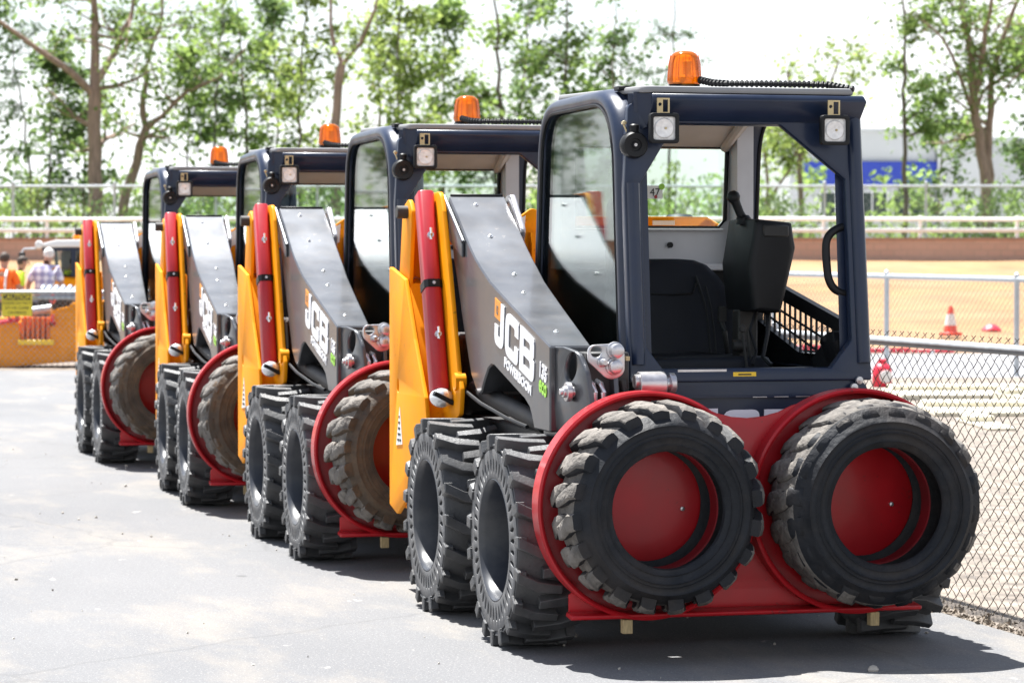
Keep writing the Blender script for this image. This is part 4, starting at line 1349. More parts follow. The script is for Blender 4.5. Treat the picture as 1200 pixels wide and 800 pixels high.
tB = obj('used_tyre', used_tyre(11, True), [M['oldrubber'], M['dusty']], bevel=0, smooth=55)
for i, (ox, oy, yaw, cdx) in enumerate(SPOT):
    Rz = Matrix.Rotation(yaw, 3, 'Z')
    r = first if i == 0 else copy_tree(first)
    c = carrier0 if i == 0 else copy_tree(carrier0)
    if i:
        r['label'] = LAB[i]; c['label'] = CLAB[i]
        for ch in r.children:              # beacons of the rear machines sit nearer the roof middle
            if ch.name.startswith('beacon'): ch.location.x += 0.085
            if ch.name.startswith('wheel'): ch.rotation_euler.x += random.uniform(0, 6.28)
    r.location = (ox, oy, 0); r.rotation_euler.z = yaw
    c.location = Vector((ox, oy, 0)) + Rz @ Vector((cdx, 0, 0)); c.rotation_euler.z = yaw
    for k, src in enumerate((tA, tB)):
        if i >= 2 and k == 1:
            continue
        use = src if i < 2 else tB
        t = use if (i == 0) else use.copy()
        if i: COL.objects.link(t)
        t.location = c.location + Rz @ Vector((-0.402 if k == 0 else 0.408, -0.605, 0.557))
        t.rotation_euler = (R_(0.8 * (1 if k else -1)), random.uniform(0, 6), R_(1.2 * (-1 if k else 1)) + yaw + (R_(7) if i and k == 0 else 0))
        t.scale = (1.0, 1.06, 1.0) if k == 0 else (1.015, 1.3, 1.015)
        t.location += Rz @ Vector((0.012 if k == 0 else 0.018, -0.012 if k == 0 else -0.02, 0))
        if i:
            if 'brown' not in locals(): brown = {}
            if use.name not in brown:
                me_ = use.data.copy(); me_.materials[0] = M['brownrubber']; brown[use.name] = me_
            t.data = brown[use.name]
        tag(t, TL[i][k], 'tyre', 'used tyres held in the red carriers')

# ------------------------------------------------------------------ brick wall, rails, tall fence
def brick_mat():
    m, t, p, lk = nodes_of('brick wall')
    c = t.nodes.new('ShaderNodeTexCoord')
    b = t.nodes.new('ShaderNodeTexBrick')
    b.inputs['Color1'].default_value = (0.48, 0.29, 0.225, 1)
    b.inputs['Color2'].default_value = (0.40, 0.24, 0.185, 1)
    b.inputs['Mortar'].default_value = (0.30, 0.22, 0.17, 1)
    b.inputs['Scale'].default_value = 1.0
    b.inputs['Brick Width'].default_value = 0.4
    b.inputs['Row Height'].default_value = 0.2
    b.inputs['Mortar Size'].default_value = 0.02
    mp = t.nodes.new('ShaderNodeMapping'); mp.inputs['Rotation'].default_value = (PI / 2, 0, 0)
    lk(c.outputs['Object'], mp.inputs['Vector'])
    lk(mp.outputs['Vector'], b.inputs['Vector'])
    n = t.nodes.new('ShaderNodeTexNoise'); n.inputs['Scale'].default_value = 0.7; n.inputs['Detail'].default_value = 6
    lk(c.outputs['Object'], n.inputs['Vector'])
    x = t.nodes.new('ShaderNodeMix'); x.data_type = 'RGBA'; x.inputs['B'].default_value = (0.50, 0.33, 0.26, 1)
    lk(n.outputs['Fac'], x.inputs['Factor']); lk(b.outputs['Color'], x.inputs['A'])
    lk(x.outputs['Result'], p.inputs['Base Color'])
    p.inputs['Roughness'].default_value = 0.9
    return m
M['brick'] = brick_mat()
M['coping'] = mat('wall coping', (0.33, 0.20, 0.15), 0.9, var=0.15)
M['whiterail'] = mat('white painted rail', (0.80, 0.80, 0.80), 0.5, var=0.05)
WD = 90.0
VIEW_ROT = -TH  # yaw of the camera, so background things stand square to its view
def view_thing(name, label, cat, u, d, z, group=None):
    return thing(name, label, cat, S(u, d, z), VIEW_ROT, group)
# local frame of a camera-aligned thing: x = right, y = away, z = up
wl = view_thing('brick_wall', 'low reddish brown brick wall along the top of the orange sand bank', 'wall', 0, WD, 1.24)
bm = NB(); box(bm, -60, 60, 0, 0.3, 0, 0.70); obj('wall_face', bm, M['brick'], wl)
bm = NB()
for i in range(40): box(bm, -60 + i * 3, -60 + i * 3 + 2.985, -0.04, 0.34, 0.70, 0.775)
tag(obj('coping', bm, M['coping'], wl, bevel=0.01), kind='stuff')
rl = view_thing('guard_rail', 'white double guard rail standing on top of the brick wall', 'railing', 0, WD + 0.15, 2.01)
pmesh = None
for i in range(-15, 16):
    if pmesh is None:
        bm = NB(); box(bm, -0.05, 0.05, -0.05, 0.05, 0, 0.66)
        o = obj('rail_post', bm, M['whiterail'], rl, bevel=0.008); pmesh = o.data
    else:
        o = share('rail_post', pmesh, rl)
    o.location = (i * 2.9 + 0.6, 0, 0)
for z in (0.225, 0.56):
    bm = NB(); tube(bm, [(-45 + k * 3, -0.06, z + random.uniform(-.012, .012)) for k in range(31)], 0.062, 8); obj('rail', bm, M['whiterail'], rl)
tf = view_thing('tall_fence', 'tall pale galvanised fence behind the white guard rail', 'fence', 0, WD + 2.2, 1.30)
pmesh = None
for i in range(-15, 16):
    if pmesh is None:
        bm = NB(); lathe(bm, [(0.045, 0), (0.045, 2.4), (0.05, 2.42), (0.004, 2.48)], 8, AZf(0, 0))
        o = obj('fence_post', bm, M['galv'], tf); pmesh = o.data
    else:
        o = share('fence_post', pmesh, tf)
    o.location = (i * 3.1 + 0.25, 0, 0)
bm = NB(); tube(bm, [(-46 + k * 3.1, 0, 2.30) for k in range(31)], 0.045, 8); obj('top_rail', bm, M['galv'], tf)
bm = NB(); tube(bm, [(-46 + k * 3.1, 0, 1.25) for k in range(31)], 0.02, 6); obj('tension_wire', bm, M['galv'], tf)
tag(obj('chain_link_mesh', chain_mesh((-30, -0.06, 0), (30, -0.06, 0), 0.05, 2.28, 0.24, 0.24, 0.0035, 3), M['wirepale'], tf, smooth=80, weld=False), kind='stuff')

# ------------------------------------------------------------------ building
M['bouncepale'] = mat('pale added ground', (0.46, 0.45, 0.43), 0.9, var=0.15, scale=0.4)  # pale ground added to bounce light onto the building front
sheet('bounce_ground', [-2, 5, 12, 20, 30, 45, 60], [118, 126, 134, 142, 152], M['bouncepale'], dz=0.005, label='pale added ground bouncing light onto the white building')
M['wallwhite'] = mat('white wall cladding', (0.50, 0.51, 0.53), 0.7, var=0.05, scale=0.4)
M['bluefascia'] = mat('blue fascia', (0.018, 0.045, 0.36), 0.45, var=0.08, scale=0.5)
M['darkglass'] = mat('dark shop glass', (0.03, 0.045, 0.045), 0.1, var=0.2)
bd = view_thing('warehouse', 'long white building with a blue fascia band behind the trees at the right', 'building', 21.1, 150, 1.3)
# x: 0 = right end of the blue band; px scale 22.8 px per metre
bm = NB(); box(bm, -7.3, -0.05, 0, 20, 0, 6.35); obj('wall', bm, M['wallwhite'], bd)
bm = NB(); box(bm, -6.8, 0.0, -0.25, -0.002, 3.66, 4.86); obj('fascia_band', bm, M['bluefascia'], bd, bevel=0.02)
bm = NB(); box(bm, 0.0, 2.1, -0.6, 12, 0, 7.2); obj('tower_wall', bm, M['wallwhite'], bd, bevel=0.03)
bm = NB(); box(bm, 2.1, 26, 0.5, 18, 0, 6.1); obj('side_wall', bm, M['wallwhite'], bd)
bm = NB(); box(bm, -7.4, 0, -0.12, 20, 6.351, 6.5); obj('parapet', bm, M['wallwhite'], bd)
for i, (x0, x1) in enumerate(((-5.8, -4.2), (-4.0, -2.4), (-2.2, -0.5))):
    bm = NB(); box(bm, x0, x1, -0.06, -0.004, 1.9, 3.4)
    w_ = obj('window', bm, M['whiterail'], bd)
    bm = NB(); box(bm, x0 + 0.08, (x0 + x1) / 2 - .04, -0.09, -0.062, 1.98, 3.32); obj('window_pane', bm, M['darkglass'], w_)
    bm = NB(); box(bm, (x0 + x1) / 2 + .04, x1 - 0.08, -0.09, -0.062, 1.98, 3.32); obj('window_pane', bm, M['darkglass'], w_)
for i in range(4):
    x0 = 4.5 + i * 4
    bm = NB(); box(bm, x0, x0 + 2.6, 0.44, 0.498, 2.0, 3.6); w_ = obj('window', bm, M['whiterail'], bd)
    bm = NB(); box(bm, x0 + .1, x0 + 2.5, 0.40, 0.438, 2.1, 3.5); obj('window_pane', bm, M['darkglass'], w_)

# ------------------------------------------------------------------ trees
M['bark'] = mat('pinkish grey bark', (0.26, 0.18, 0.145), 0.95, var=0.3, scale=3, bump=0.5, bscale=8, stretch=(3, 3, 0.6))
M['barkdark'] = mat('dark bark', (0.12, 0.095, 0.075), 0.95, var=0.3, scale=3, bump=0.4, bscale=8, stretch=(3, 3, 0.6))
M['leaf'] = leafmat('fresh leaves', (0.076, 0.112, 0.044), (0.125, 0.172, 0.046))
M['leafpale'] = leafmat('pale young leaves', (0.090, 0.122, 0.042), (0.15, 0.185, 0.05))
M['leafdark'] = leafmat('dark leaves', (0.062, 0.094, 0.044), (0.085, 0.122, 0.042))
M['needle'] = leafmat('pine needles', (0.050, 0.075, 0.040), (0.045, 0.068, 0.03))

def leaf_bm(centres, per, spread, size, rnd, flat=0.75, aspect=0.55):
    bm = NB()
    for c, s in centres:
        for _ in range(int(per * s)):
            g_ = lambda: max(-1.5, min(1.5, rnd.gauss(0, 0.9)))
            d = Vector((g_(), g_(), g_() * flat)) * (spread * s * 0.5 * (0.45 if rnd.random() < 0.6 else 1.0))
            p = c + d
            q = Euler((rnd.uniform(-1.0, 1.0), rnd.uniform(-1.0, 1.0), rnd.uniform(0, 6.28))).to_matrix()
            l = size * rnd.uniform(0.55, 1.35)
            w = l * aspect
            vs = [p + q @ Vector(v) for v in ((-l / 2, 0, 0), (0, -w / 2, l * 0.06), (l / 2, 0, 0), (0, w / 2, l * 0.06))]
            bm.faces.new([bm.verts.new(v) for v in vs])
    return bm

def grow(bm, p, d, length, r, level, rnd, tips, up=0.25, kids=(3, 5), wander=0.22, maxl=3):
    n = max(3, int(length / 0.7))
    pts, rs = [p.copy()], [r]
    q = p.copy(); dd = d.normalized()
    for i in range(n):
        dd = (dd + Vector((rnd.gauss(0, wander), rnd.gauss(0, wander), rnd.gauss(0, wander * 0.6) + up * 0.12))).normalized()
        q = q + dd * (length / n)
        pts.append(q.copy()); rs.append(max(0.012, r * (1 - 0.72 * (i + 1) / n)))
    tube(bm, pts, rs, 8 if level == 0 else (6 if level == 1 else 4), cap=True)
    if level >= maxl - 1:
        for k in range(1, len(pts)):
            if rnd.random() < 0.8: tips.append((pts[k], rnd.uniform(0.55, 1.1)))
    if level < maxl:
        for _ in range(rnd.randint(*kids)):
            f = rnd.uniform(0.30, 1.0)
            k = min(len(pts) - 2, int(f * (len(pts) - 1)))
            base = pts[k]
            out = Vector((rnd.gauss(0, 1), rnd.gauss(0, 1), rnd.gauss(0.25, 0.5)))
            out = (out.normalized() * 0.9 + (pts[k + 1] - pts[k]).normalized() * 0.8)
            grow(bm, base, out, length * rnd.uniform(0.38, 0.62), rs[k] * 0.55, level + 1, rnd, tips, up, kids, wander, maxl)
    return pts

def tree_from(name, label, u, d, limbs, seed, leafm, barkm, size=0.25, per=17, spread=1.2, extra=(), subs=(3, 4), sublen=2.2, group='trees behind the brick wall', minz=2.5):
    """limbs: list of ([(x, z, y)...], r0, r1) in metres, in the tree's local frame"""
    rnd = random.Random(seed)
    t = view_thing(name, label, 'tree', u, d, 1.3, group)
    bm = NB(); tips = []
    for pts, r0, r1 in limbs:
        V = [Vector((x, y, z)) for x, z, y in pts]
        # densify with wander
        P = []
        for a, b in zip(V, V[1:]):
            n = max(2, int((b - a).length / 0.5))
            for i in range(n):
                P.append(a.lerp(b, i / n) + Vector((rnd.gauss(0, .03), rnd.gauss(0, .03), 0)))
        P.append(V[-1])
        rs = [r0 + (r1 - r0) * i / (len(P) - 1) for i in range(len(P))]
        tube(bm, P, rs, 10)
        L_ = len(P)
        for _ in range(int(rnd.randint(*subs) * max(1, L_ / 8))):
            k = rnd.randint(L_ // 3, L_ - 1)
            if P[k].z < minz: continue
            out = Vector((rnd.gauss(0, 1), rnd.gauss(0, 0.9), rnd.gauss(0.3, 0.45)))
            grow(bm, P[k], out, sublen * rnd.uniform(0.6, 1.2), rs[k] * 0.45, 1, rnd, tips, 0.2, (2, 3), 0.2, 2)
    obj('trunk', bm, barkm, t, smooth=60, weld=False)
    for e in extra: tips.append((Vector(e[:3]), e[3]))
    obj('crown', leaf_bm(tips, per, spread, size, rnd), leafm, t, smooth=0, weld=False)
    return t

K = 105 / FPX     # metres per photo pixel at the tree line
def px(u0, pts):     # sketch of a limb: photo pixels -> metres in the tree's own plane
    return [((x - u0) * K, (HZ - y) * K + CZ - 1.3, dy) for x, y, dy in pts]
# the big forked tree at the left
tree_from('broadleaf_tree', 'large forking tree with a thick pinkish trunk at the left', (112 - 600) * K, 105,
          [(px(112, [(113, 275, 0), (112, 200, 0), (111, 150, 0), (112, 105, 0)]), 0.27, 0.22),
           (px(112, [(112, 108, 0), (112, 60, .3), (108, 0, .6), (112, -60, .8)]), 0.19, 0.06),
           (px(112, [(111, 112, 0), (85, 85, -.5), (50, 60, -.9), (12, 32, -1.2), (-30, 5, -1.4)]), 0.15, 0.04),
           (px(112, [(114, 100, 0), (132, 60, .5), (150, 20, .8), (160, -40, 1.2)]), 0.14, 0.05)],
          21, M['leaf'], M['bark'], per=17, spread=1.35, subs=(5, 6), sublen=2.7, minz=3.6)
tree_from('broadleaf_tree', 'leaning tree with a wide curved side branch beside the large forked trunk', (135 - 600) * K, 107,
          [(px(135, [(128, 275, 0), (140, 225, 0), (158, 170, 0), (164, 148, 0)]), 0.20, 0.15),
           (px(135, [(164, 150, 0), (158, 110, .3), (165, 60, .5), (180, 10, .8), (186, -50, 1.)]), 0.12, 0.03),
           (px(135, [(164, 148, 0), (185, 134, -.4), (215, 105, -.7), (255, 88, -.8), (285, 55, -1.0)]), 0.11, 0.025)],
          22, M['leaf'], M['bark'], per=17, spread=1.35, subs=(5, 6), sublen=2.4, minz=4.2)
tree_from('bare_forked_tree', 'nearly bare brown trunk forking near its top above the third loader', (398 - 600) * K, 104,
          [(px(398, [(396, 290, 0), (396, 170, 0), (398, 110, 0), (403, 78, 0)]), 0.19, 0.15),
           (px(398, [(403, 80, 0), (393, 55, .2), (390, 10, .3), (388, -40, .4)]), 0.09, 0.03),
           (px(398, [(403, 80, 0), (425, 55, -.2), (442, 15, -.3), (455, -30, -.4)]), 0.09, 0.03)],
          23, M['leafpale'], M['bark'], per=9, spread=0.9, subs=(1, 1), sublen=1.4, minz=7)
tree_from('broadleaf_tree', 'tall tree with several upright stems at the right in front of the white building', (1150 - 600) * K, 104,
          [(px(1150, [(1153, 285, 0), (1148, 200, 0), (1136, 120, 0), (1130, 60, 0), (1120, 0, .2), (1112, -50, .4)]), 0.23, 0.08),
           (px(1150, [(1154, 280, .3), (1155, 170, .5), (1160, 90, .7), (1180, 30, .9), (1200, -20, 1.)]), 0.19, 0.06),
           (px(1150, [(1136, 120, 0), (1145, 60, -.3), (1152, 0, -.5), (1160, -40, -.6)]), 0.11, 0.05),
           (px(1150, [(1140, 150, 0), (1118, 90, -.4), (1095, 50, -.8), (1060, 20, -1.)]), 0.09, 0.03),
           (px(1150, [(1158, 100, .6), (1185, 85, .8), (1215, 60, .9)]), 0.08, 0.03)],
          24, M['leaf'], M['bark'], per=16, spread=1.3, subs=(4, 5), sublen=2.3)
tree_from('slender_tree', 'slender young tree in front of the blue fascia band', (1050 - 600) * K, 103,
          [(px(1050, [(1051, 285, 0), (1051, 200, 0), (1049, 110, 0), (1052, 40, 0), (1045, -30, 0)]), 0.10, 0.03)],
          25, M['leaf'], M['barkdark'], per=20, spread=1.15, subs=(4, 5), sublen=1.7, minz=3.6)
tree_from('broadleaf_tree', 'pale green tree rising above the cab roof at the right', (960 - 600) * K, 112,
          [(px(960, [(962, 290, 0), (960, 190, 0), (950, 120, .3), (945, 70, .4)]), 0.12, 0.05), (px(960, [(960, 180, 0), (985, 120, -.4), (1005, 60, -.6)]), 0.08, 0.03)],
          26, M['leafpale'], M['bark'], per=20, spread=1.3, sublen=1.8, minz=2.6)
tree_from('broadleaf_tree', 'bushy tree between the nearest cab post and the blue band', (905 - 600) * K, 108,
          [(px(905, [(905, 290, 0), (908, 220, 0), (903, 170, 0)]), 0.10, 0.04), (px(905, [(908, 235, 0), (935, 195, .3), (950, 165, .5)]), 0.06, 0.03)],
          27, M['leafpale'], M['bark'], per=24, spread=1.25, sublen=1.6, minz=1.2)
# slender trunks, pines and poplar-like trees along the wall
ROW = [  # px, d, top v, trunk r, material, label
    (14, 109, -20, 0.06, 'needle', 'thin dark leaning pine stem at the far left edge', (26, -12)),
    (55, 112, 60, 0.07, 'leafdark', 'dark leafy tree left of the large forked trunk', (0, 0)),
    (97, 113, 90, 0.07, 'leafdark', 'dark thin tree behind the large forked trunk', (0, 0)),
    (222, 114, 70, 0.06, 'leaf', 'low tree behind the beacon of the rearmost loader', (0, 0)),
    (256, 108, -30, 0.07, 'needle', 'thin straight pine above the rearmost loader', (0, 0)),
    (290, 110, -20, 0.07, 'leaf', 'thin leafy tree above the third loader\'s left window', (0, 0)),
    (322, 115, 10, 0.07, 'leafdark', 'hazy tall tree left of the bare forked trunk', (0, 0)),
    (350, 107, -30, 0.08, 'leafpale', 'pale thin tree just left of the bare forked trunk', (0, 0)),
    (445, 110, -10, 0.08, 'leafpale', 'pale green tree right of the bare forked trunk', (0, 0)),
    (470, 106, -40, 0.08, 'leafpale', 'light leafy tree above the second loader\'s rounded window', (0, 0)),
    (520, 113, 10, 0.08, 'leaf', 'full green tree behind the second loader\'s beacon', (0, 0)),
    (575, 105, -50, 0.12, 'leaf', 'dense tall tree right of the second loader\'s beacon', (0, 0)),
    (612, 109, -30, 0.08, 'leafdark', 'dark tall tree between the second and nearest beacons', (0, 0)),
    (660, 107, -30, 0.10, 'leaf', 'leafy tree above the nearest loader\'s rounded window', (0, 0)),
    (715, 113, 0, 0.08, 'leafdark', 'dark tree left of the nearest beacon', (0, 0)),
    (783, 110, -20, 0.07, 'needle', 'open pine with thin layered branches behind the nearest beacon', (0, 0)),
    (1098, 114, 120, 0.05, 'leafdark', 'low dark leafy tree at the right end of the blue band', (0, 0)),
    (1215, 108, 40, 0.12, 'leafdark', 'tree cut off by the right edge of the view', (0, 0)),
    (-20, 107, -30, 0.12, 'leafdark', 'tree cut off by the left edge of the view', (0, 0)),
]
for i, (x, d, vt, r, lm, lab, lean) in enumerate(ROW):
    k = d / FPX
    pine = lm == 'needle'
    z1 = (HZ - vt) * k + CZ - 1.3
    b0, b1 = lean
    limb = [((b0 * k), -0.1, 0), ((b0 * .5 + b1 * .5) * k + random.gauss(0, .12), z1 * 0.5, 0.1), (b1 * k + random.gauss(0, .2), z1, 0)]
    rnd = random.Random(40 + i)
    t = view_thing('pine_tree' if pine else 'slim_tree', lab, 'tree', (x - 600) * k, d, 1.3, 'trees behind the brick wall')
    bm = NB(); tips = []
    V = [Vector((a, c, b)) for a, b, c in limb]
    P = []
    for a, b in zip(V, V[1:]):
        n = max(4, int((b - a).length / 0.6))
        P += [a.lerp(b, j / n) + Vector((rnd.gauss(0, .04), rnd.gauss(0, .04), 0)) for j in range(n)]
    P.append(V[-1])
    rs = [r * (1 - 0.8 * j / (len(P) - 1)) for j in range(len(P))]
    tube(bm, P, rs, 8)
    zlo = z1 * (0.42 if pine else 0.22)
    for j in range(int(24 if pine else 26)):
        kk = rnd.randint(0, len(P) - 1)
        if P[kk].z < zlo: continue
        f = (P[kk].z - zlo) / (z1 - zlo)
        a = rnd.uniform(0, 6.28)
        ln = (0.5 + 1.7 * math.sin(PI * min(1, 0.25 + 0.75 * f))) * rnd.uniform(0.5, 1.1) * (0.75 if pine else 1.0)
        out = Vector((math.cos(a), math.sin(a), rnd.uniform(-.1, .15) if pine else rnd.uniform(0.0, 0.8)))
        grow(bm, P[kk], out, ln, max(0.02, rs[kk] * 0.5), 1, rnd, tips, 0.1 if pine else 0.3, (1, 2), 0.12, 2)
    obj('trunk', bm, M['barkdark' if pine or i % 2 else 'bark'], t, smooth=60, weld=False)
    obj('crown', leaf_bm(tips, 18 if pine else 20, 0.75 if pine else 1.15, 0.26 if pine else 0.26, rnd, 0.5 if pine else 0.8, 0.22 if pine else 0.6), M[lm], t, smooth=0, weld=False)

# the row goes on past the left edge (seen mirrored in the cab glass)
slim = [o for o in COL.objects if o.name.startswith('slim_tree')]
for i in range(9):
    src = slim[(i * 5) % len(slim)]
    t = copy_tree(src)
    u = -25 - i * 4.6 + random.uniform(-.8, .8)
    t.location = S(u, 104 + (i * 37 % 9), 1.3)
    t['label'] = 'tree in the row beyond the left edge of the view'; t['group'] = 'trees past the left edge'
for i in range(6):
    t = copy_tree(slim[(i * 7 + 3) % len(slim)])
    t.location = S(23 + i * 4.2 + random.uniform(-.8, .8), 105 + (i * 31 % 8), 1.3)
    t['label'] = 'tree in the row beyond the right edge of the view'; t['group'] = 'trees past the right edge'
# bushes against the tall fence
BUSH = [(-5, 215), (45, 205), (75, 190), (150, 205), (185, 215), (215, 200), (250, 190), (300, 205), (345, 200), (400, 195), (450, 205), (500, 200), (560, 205), (620, 195), (690, 190), (740, 190),
        (790, 185), (835, 195), (885, 205), (930, 215), (985, 235), (1060, 250), (1100, 246), (1140, 215), (1180, 200), (1215, 205)]
BL = ['bush cut off by the left edge behind the tall fence', 'bush left of the large forked trunk, behind the hi-vis men', 'tallest bush just left of the large forked trunk',
      'bush between the forked trunk and the rearmost cab', 'bush behind the rearmost loader\'s side window', 'bush behind the rearmost loader\'s horn', 'bush seen through the rearmost cab', 'bush behind the third loader\'s side window',
      'bush seen through the third cab', 'bush below the bare forked trunk', 'bush behind the second loader\'s side window', 'bush behind the second loader\'s work light', 'bush seen through the left of the second cab',
      'bush seen through the right of the second cab', 'bush behind the nearest loader\'s side window', 'bush behind the nearest cab\'s horn', 'bush seen through the left of the nearest rear window', 'bush seen through the right of the nearest rear window',
      'bush seen beside the joystick through the nearest cab', 'bush left of the grab handle seen through the nearest cab', 'bush behind the nearest cab\'s front post', 'low bush under the blue fascia band', 'low bush under the right end of the blue band',
      'bush at the foot of the many-stemmed right tree', 'bush right of the many-stemmed tree', 'bush cut off by the right edge behind the tall fence']
bmeshes = []
for i in range(5):
    rnd = random.Random(90 + i)
    cs = []
    for _ in range(26):
        a = rnd.uniform(0, 6.28); q = rnd.random()
        rr = math.sqrt(q) * 1.0
        zz = rnd.uniform(0.1, 1.0) * (1.05 - 0.5 * rr)
        cs.append((Vector((rr * math.cos(a), rr * math.sin(a) * 0.8, zz)), rnd.uniform(0.5, 1.0)))
    bm = leaf_bm(cs, 44, 0.42, 0.085, rnd, 0.9, 0.6)
    lb = bpy.data.meshes.new('crown'); bm.to_mesh(lb); bm.free()
    bm = NB()
    for c, _ in cs[:9]:
        tube(bm, [Vector((c.x * .1, c.y * .1, 0)), Vector((c.x * .5, c.y * .5, c.z * .5)), c], [0.03, 0.02, 0.008], 5)
    sb = bpy.data.meshes.new('stem'); bm.to_mesh(sb); bm.free()
    sb.materials.append(M['barkdark'])
    bmeshes.append((lb, sb))
for i, (x, v) in enumerate(BUSH):
    d = 97 + (i % 4) * 1.4
    k = d / FPX
    hz_ = (HZ - v) * k + CZ - 1.3
    lb, sb = bmeshes[i % 5]
    if not lb.materials: lb.materials.append(M[['leaf', 'leafpale', 'leafdark', 'leaf', 'leafdark'][i % 5]])
    t = view_thing('bush', BL[i], 'bush', (x - 600) * k, d, 1.3, 'bushes along the tall fence')
    sc = (random.uniform(1.2, 1.7), 1.2, hz_ / 1.05)
    share('crown', lb, t, scale=sc, rot=(0, 0, 0)); share('stem', sb, t, scale=sc)
# far wood closing the gaps
rnd = random.Random(5)
cs = []
for _ in range(420):
    u = rnd.uniform(-75, 20)
    cs.append((Vector((u, rnd.uniform(0, 12), rnd.uniform(0.2, 3.6) + 0.8 * math.sin(u * 0.3))), rnd.uniform(0.6, 1.1)))
fw = obj('far_wood', leaf_bm(cs, 34, 1.9, 0.34, rnd, 0.8, 0.7), M['leaf'], None, S(8, 128, 1.3), smooth=0, weld=False)
fw.rotation_euler = (0, 0, VIEW_ROT)
tag(fw, 'far green undergrowth closing the view between the trunks', None, None, 'stuff')

# ------------------------------------------------------------------ cone, barrier, valve, timbers
M['conered'] = mat('orange red cone plastic', (0.75, 0.07, 0.03), 0.45, var=0.06)
M['brightred'] = mat('bright red plastic', (0.70, 0.02, 0.05), 0.45, var=0.1)
M['conewhite'] = mat('white reflective band', (0.75, 0.75, 0.75), 0.5, var=0.05)
dC = 50.7; uC = (1114 - 600) * dC / FPX
cn = view_thing('traffic_cone', 'orange red traffic cone with a white band standing on the orange sand', 'cone', uC, dC, ground_h(dC) + 0.03)
bm = NB(); box(bm, -0.17, 0.17, -0.17, 0.17, -0.03, 0.025); obj('cone_base', bm, M['conered'], cn, bevel=0.01)
bm = NB(); lathe(bm, [(0.12, 0.026), (0.098, 0.14)], 20, AZf(0, 0)); obj('cone_foot', bm, M['conered'], cn); bm = NB(); lathe(bm, [(0.062, 0.33), (0.035, 0.46), (0.025, 0.47), (0.001, 0.472)], 20, AZf(0, 0)); obj('cone_tip', bm, M['conered'], cn)
bm = NB(); lathe(bm, [(0.100, 0.139), (0.064, 0.332)], 20, AZf(0, 0)); obj('cone_band', bm, M['conewhite'], cn)
dB = 45.0; kB = dB / FPX
br = view_thing('plank_barrier', 'low red plank barrier lying along the track behind the near fence rail', 'barrier', (1010 - 600) * kB, dB, 0.0)
for i in range(5):
    bm = NB(); box(bm, -1.9 + i * 0.66, -1.9 + i * 0.66 + 0.645, -0.04, 0.04, 0.015, 0.155 - 0.022 * i); obj('barrier_board', bm, M['brightred'], br, bevel=0.01)
    bm = NB(); box(bm, -1.9 + i * 0.66 + 0.28, -1.9 + i * 0.66 + 0.34, -0.05, 0.05, 0.0, 0.150 - 0.022 * i); obj('barrier_leg', bm, M['conewhite'], br)
RBS = 0.45
rb = view_thing('sand_bag', 'small red bag lying on the sand near the pale fence post', 'bag', (1162 - 600) * 52 / FPX, 52.0, ground_h(52) + 0.0)
bm = NB(); lathe(bm, [(0.001, 0.26), (0.10, 0.25), (0.22, 0.17), (0.30, 0.06), (0.29, 0.0)], 16, lambda r, a, h: Vector((r * math.cos(a) * 1.3, r * math.sin(a), h + 0.02 * math.sin(3 * a))) * RBS); obj('bag_body', bm, M['brightred'], rb)
dV = 34.0; kV = dV / FPX
hv = view_thing('red_canister', 'red canister with a pale round cap behind the near fence, right of the cab post', 'canister', (1034 - 600) * kV, dV, -0.02)
bm = NB(); lathe(bm, [(0.10, 0.0), (0.11, 0.02), (0.11, 0.20), (0.08, 0.25), (0.05, 0.265), (0.05, 0.31), (0.001, 0.32)], 20, AZf(0, 0)); obj('canister_body', bm, M['brightred'], hv)
bm = NB(); lathe(bm, [(0.075, -0.105), (0.07, -0.135), (0.001, -0.14)], 18, AY(0.03, 0.12)); obj('round_cap', bm, M['beigecover'], hv)
M['timber'] = mat('pale yellow timber', (0.58, 0.54, 0.43), 0.8, var=0.15, scale=4, stretch=(0.4, 6, 6))
TB = [(31.6, 1045, 1240, 0.12, 0.05, 'long pale timber beam lying farthest back behind the near fence'),
      (28.4, 1085, 1260, 0.09, -0.03, 'long pale timber beam in the middle of the pile behind the near fence'),
      (26.2, 1140, 1172, 0.05, 0.12, 'short tan offcut lying in front of the long timbers'),
      (29.8, 1186, 1206, 0.20, 0.3, 'squat yellowish block standing at the right edge by the timbers')]
for d, x0, x1, hh, rz, lab in TB:
    k = d / FPX
    t = view_thing('timber_beam', lab, 'timber', ((x0 + x1) / 2 - 600) * k, d, -0.02, 'timbers behind the near fence')
    t.rotation_euler.z += rz * 0.3
    hl = (x1 - x0) / 2 * k
    bm = NB(); box(bm, -hl, hl, -0.75, 0.75, 0, hh * 0.5); obj('beam', bm, M['timber'], t, bevel=0.008)
    bm = NB(); box(bm, -hl * 0.96, hl * 0.9, 0.15, 0.62, hh * 0.5 + 0.002, hh * 0.5 + 0.05); obj('top_plank', bm, M['timber'], t, bevel=0.006)
